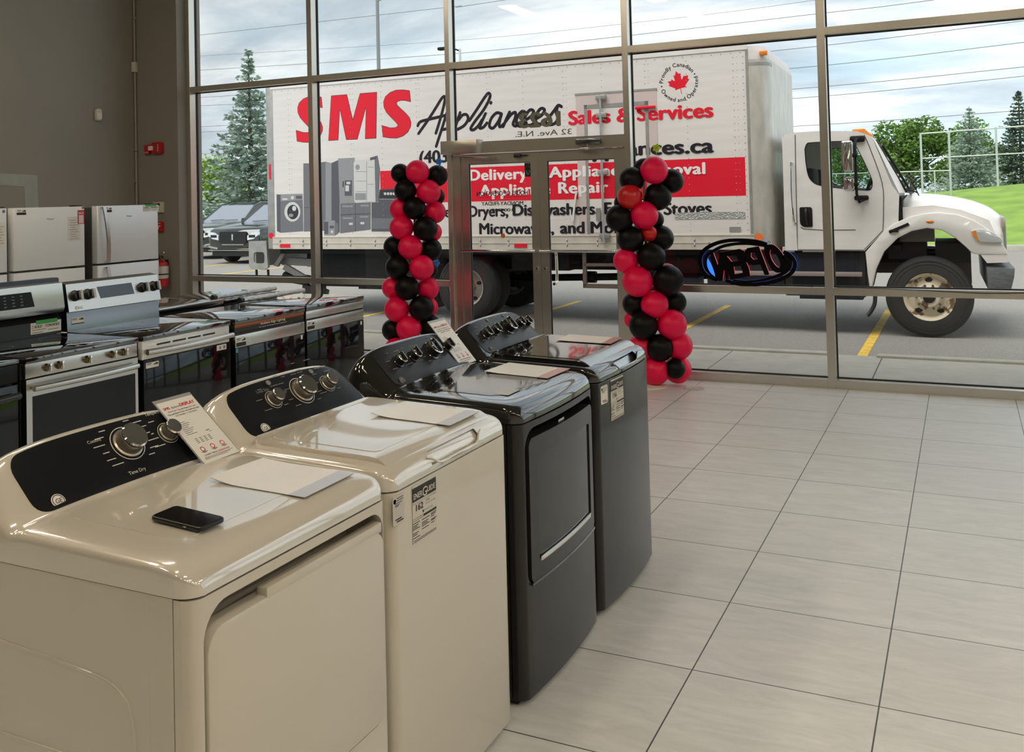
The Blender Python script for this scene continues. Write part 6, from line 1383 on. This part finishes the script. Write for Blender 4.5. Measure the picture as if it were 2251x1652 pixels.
round_tree('yellow-green tree behind the tall blue-green spruce', (-29.6, 36.0, GZ), 3.7, 1.8, mat('yellow_leaves', (0.26, 0.34, 0.05), 0.75, noise=(1.5, 0.3, (1, 1, 1))), 14, 5000, 0.24)
# ------------------------------------------------------------------ fences
M_fence = mat('galvanised_fence', (0.55, 0.57, 0.57), 0.45, metal=0.4)
t = thing('tall_fence', 'tall pale steel fence frame on the hill behind the truck', 'fence', (0.6, 36.0, 1.15))
px_ = [(0.0, 2.75, 0.055), (1.07, 2.75, 0.055), (2.80, 2.85, 0.055), (4.6, 2.9, 0.055), (6.4, 2.95, 0.055)]
for x, h, r in px_: MB().tube([(x, 0, -0.3), (x, 0, h)], 0.045, 10).build('post', M_fence, t)
for z0, z1, r in ((2.72, 2.92, 0.03), (1.68, 1.80, 0.025)): MB().tube([(0, 0, z0), (6.4, 0, z1)], r, 8).build('rail', M_fence, t)
def chain(x0, x1, z0, z1, step=0.16):
    m = MB(); n = int((x1-x0+z1-z0)/step)
    for k in range(n+1):
        s = k*step
        for sg in (1, -1):
            a = Vector((x0+max(0, s-(z1-z0)), 0, z0+min(s, z1-z0))); b = Vector((x0+min(s, x1-x0), 0, z0+max(0, s-(x1-x0))))
            if sg < 0: a, b = Vector((x0+x1-a.x, 0, a.z)), Vector((x0+x1-b.x, 0, b.z))
            if (a-b).length > 0.02: m.tube([a, b], 0.0022, 3, caps=False)
    return m
t = thing('low_fence', 'lower chain-link fence seen over the truck hood', 'fence', (-3.0, 33.0, 1.0))
for x in (0, 2.2, 4.15, 4.7): MB().tube([(x, 0, -0.3), (x, 0, 1.25)], 0.028, 8).build('post', M_fence, t)
MB().tube([(0, 0, 1.25), (4.7, 0, 1.25)], 0.022, 8).build('rail', M_fence, t)
chain(0, 4.7, 0.0, 1.22).build('chain_link', M_fence, t, weld=0)
t = thing('chain_link_fence', 'chain-link fence with a top rail beyond the parked cars at left', 'fence', (-38, 27.0, GZ))
for x in range(0, 19, 3): MB().tube([(x, 0, -0.1), (x, 0, 1.85)], 0.035, 8).build('post', M_fence, t)
MB().tube([(0, 0, 1.8), (18, 0, 1.8)], 0.03, 8).build('rail', M_fence, t)
chain(0, 18, 0.05, 1.8, 0.3).build('chain_link', M_fence, t, weld=0)
# small pale shed on the hill
t = thing('shed', 'small pale shed with a dark opening below the spruces at right', 'shed', (4.45, 37.6, 0.95))
b = MB(); b.box(-0.75, 0.9, 0, 1.2, -0.2, 0.50); b.build('wall', M_conc, t); MB().prism([(-0.95, 0.42), (1.1, 0.56), (1.1, 0.66), (-0.95, 0.52)], 'y', -0.15, 1.35).build('roof', mat('pale_roof', (0.5, 0.49, 0.47), 0.7), t); MB().box(-0.35, 0.5, -0.02, 0.02, -0.1, 0.33).build('opening', M_under, t)
# ------------------------------------------------------------------ light pole and overhead wires
t = thing('light_pole', 'thin grey light pole rising behind the truck box', 'light pole', (-25.5, 35.0, GZ))
MB().tube([(0, 0, 0), (0, 0, 12.6)], [0.13, 0.09], 10).build('pole', mat('pole_grey', (0.22, 0.23, 0.24), 0.5), t)
a = MB(); a.tube([(0, 0, 12.4), (1.2, -0.2, 12.6)], 0.04, 8); a.box(1.1, 1.9, -0.35, -0.05, 12.52, 12.68, bev=0.04); a.build('lamp_head', M_galv, t)
t = thing('street_lamp', 'street lamp with its dark head showing beside the door mullion', 'street lamp', (-20.6, 35.0, GZ))
MB().tube([(0, 0, 0), (0, 0, 9.4)], [0.10, 0.06], 10).build('pole', M_fence, t)
a = MB(); a.tube([(0, 0, 9.3), (-0.5, 0, 9.5)], 0.04, 8); a.box(-1.25, -0.4, -0.15, 0.15, 9.42, 9.58, bev=0.05); a.build('lamp_head', M_under, t)
WIRES = [('highest wire in the upper left pane', [(-62, 16.3), (-56.2, 16.15), (-32.3, 15.91), (-27.2, 15.92), (20, 17.2)]),
 ('thin second wire below the highest one', [(-62, 14.6), (-56.2, 14.34), (-32, 13.37), (-18.5, 13.27), (-5.8, 13.5), (20, 14.8)]),
 ('wire crossing the spruce top and all the upper panes', [(-62, 13.4), (-56, 13.11), (-32, 12.38), (-18.5, 12.43), (-5.8, 12.62), (0.9, 12.75), (20, 13.6)]),
 ('wire just above the truck box front', [(-62, 11.0), (-56, 10.76), (-32, 10.4), (-8.7, 10.52), (5.5, 11.02), (20, 11.7)]),
 ('wire level with the upper corner of the truck box', [(-62, 10.3), (-56, 10.05), (-32, 9.4), (-7.9, 9.31), (5.5, 9.78), (20, 10.5)]),
 ('upper wire of the pair right of the truck box', [(-62, 8.5), (-56, 8.25), (-32, 7.9), (-7.4, 8.0), (5.5, 8.37), (20, 9.0)]),
 ('lower wire of the pair right of the truck box', [(-62, 8.0), (-56, 7.78), (-32, 7.4), (-7.5, 7.4), (5.5, 7.84), (20, 8.5)]),
 ('lowest wire, just over the cab roof', [(-62, 6.2), (-56, 5.94), (-32, 5.6), (-7.5, 5.64), (4.5, 5.86), (20, 6.4)])]
for k, (lb, pts) in enumerate(WIRES):
    o = MB().tube(smooth_path([(x, 55.0, z) for x, z in pts], 6), 0.020 if k != 1 else 0.013, 6).build('overhead_wire', mat('dark_wire', (0.16, 0.17, 0.18), 0.7)); tag(o, lb+', dark cable against the cloudy sky', 'wire', 'overhead wires')
# ------------------------------------------------------------------ parked cars
def suv(label, loc, m_body, rz=0.0):
    t = thing('suv', label, 'car', loc, rz)
    M_cg = glass('car_glass', (0.10, 0.12, 0.14), 1.0, 1.6)
    b = MB(); b.prism([(0.10, 0.35), (0.02, 0.55), (0.0, 0.80), (0.06, 1.02), (0.25, 1.10), (1.0, 1.17), (1.55, 1.22), (3.0, 1.22), (4.95, 1.22), (5.15, 1.0), (5.2, 0.6), (5.1, 0.35)], 'x', -1.0, 1.0, bev=0.09); body = b.build('body', m_body, t, smooth=50)
    g = MB(); 
    def ring(y, z, hw): return [(-hw, y, z), (hw, y, z)]
    A = [ring(1.50, 1.20, 0.92), ring(2.35, 1.76, 0.76), ring(2.7, 1.84, 0.74), ring(4.6, 1.83, 0.74), ring(5.05, 1.22, 0.90)]
    g.add([A[0][0], A[0][1], A[1][1], A[1][0]], [(0, 1, 2, 3)]); ws = g.build('windscreen', mat('car_windscreen', (0.30, 0.33, 0.38), 0.06, spec=0.8, metal=0.3), t)
    g = MB(); g.grid([A[1], A[2], A[3], A[4]]); g.build('roof', m_body, t)
    for s in (0, 1):
        g = MB(); P_ = [A[i][s] for i in range(5)]; g.add([P_[0], P_[1], P_[2], P_[3], P_[4], ((-0.95 if s == 0 else 0.95), 3.2, 1.21)], [(0, 1, 2, 3, 4, 5)]); g.build('side_glass', mat('car_side_glass', (0.02, 0.022, 0.025), 0.05, spec=0.8), t)
        g = MB(); g.tube([P_[0], P_[1], P_[2], P_[3]], 0.035, 8); g.build('window_frame', m_body, t)
        g = MB(); x = (-1.1 if s == 0 else 1.1); g.box(x-0.1, x+0.1, 1.75, 1.95, 1.18, 1.36, bev=0.05); g.build('mirror', m_body, t)
        g = MB(); xr = -0.62 if s == 0 else 0.62; g.tube([(xr, 2.6, 1.86), (xr, 2.8, 1.91), (xr, 4.4, 1.90), (xr, 4.6, 1.85)], 0.022, 6); g.build('roof_rail', M_black, t)
    gr = MB(); gr.prism(rrect(-0.52, 0.52, 0.62, 0.98, 0.05), 'y', -0.03, 0.03); gg = gr.build('grille', M_black, t)
    q = MB()
    for k in range(10): q.box(-0.50, 0.50, -0.036, -0.028, 0.65+k*0.032, 0.657+k*0.032)
    for k in range(14): q.box(-0.49+k*0.075, -0.483+k*0.075, -0.036, -0.028, 0.64, 0.96)
    q.build('grille_mesh', mat('dark_mesh', (0.06, 0.06, 0.06), 0.3, metal=0.6), gg)
    q = MB(); q.box(-0.028, 0.028, -0.05, -0.03, 0.72, 0.90); q.box(-0.018, 0.018, -0.052, -0.048, 0.745, 0.875); q.build('badge', M_chrome, gg)
    for s in (-1, 1):
        q = MB(); q.prism([(s*0.56, 0.72), (s*0.56, 0.86), (s*0.75, 0.95), (s*0.96, 0.97), (s*0.97, 0.88), (s*0.80, 0.76)], 'y', -0.035, 0.12); hd = q.build('headlamp', mat('car_headlamp', (0.80, 0.82, 0.84), 0.15, metal=0.3, spec=0.9), t)
        q = MB(); q.box(min(s*0.62, s*0.86), max(s*0.62, s*0.86), -0.04, -0.03, 0.80, 0.88); q.build('lamp_unit', M_black, hd)
        q = MB(); q.prism([(s*0.60, 0.44), (s*0.95, 0.50), (s*0.97, 0.55), (s*0.60, 0.50)], 'y', -0.03, 0.06); q.build('bumper_strip', M_chrome, t)
        for y in (0.95, 4.1):
            q = MB(); x0 = s*0.98; q.lathe([(0.26, 0), (0.27, -0.02), (0.37, -0.02), (0.39, 0.02), (0.39, 0.22), (0.36, 0.25), (0, 0.25)], (x0+s*0.015, y, 0.39), (-s, 0, 0), 28); w = q.build('wheel', M_tyre, t)
            q = MB(); q.lathe([(0.265, 0), (0.25, 0.03), (0.06, 0.02), (0, 0.01)], (x0+s*0.02, y, 0.39), (-s, 0, 0), 24); q.build('rim', M_steeld, w)
    q = MB(); q.box(-0.95, 0.95, -0.045, 0.05, 0.40, 0.425, bev=0.008); q.box(-0.42, 0.42, -0.04, 0.0, 0.575, 0.60); q.build('chrome_trim', M_chrome, t)
    q = MB(); q.box(-0.85, 0.85, 0.02, 0.3, 0.24, 0.38); q.box(-0.9, 0.9, 0.3, 4.9, 0.22, 0.36); q.build('lower_valance', M_black, t)
    q = MB(); q.tube([(-0.5, 1.50, 1.25), (0.05, 1.54, 1.27)], 0.012, 6); q.tube([(0.1, 1.50, 1.25), (0.65, 1.54, 1.27)], 0.012, 6); q.build('wiper', M_black, t)
    return t
M_carblack = mat('black_car_paint', (0.014, 0.016, 0.016), 0.12, coat=1.0, spec=0.6)
suv('black SUV with a large mesh grille parked behind the rear of the truck', (-17.65, 14.25, GZ), M_carblack)
suv('dark car mostly hidden at the left window edge behind the black SUV', (-20.95, 16.0, GZ), mat('dark_green_car_paint', (0.015, 0.03, 0.028), 0.15, coat=1.0))
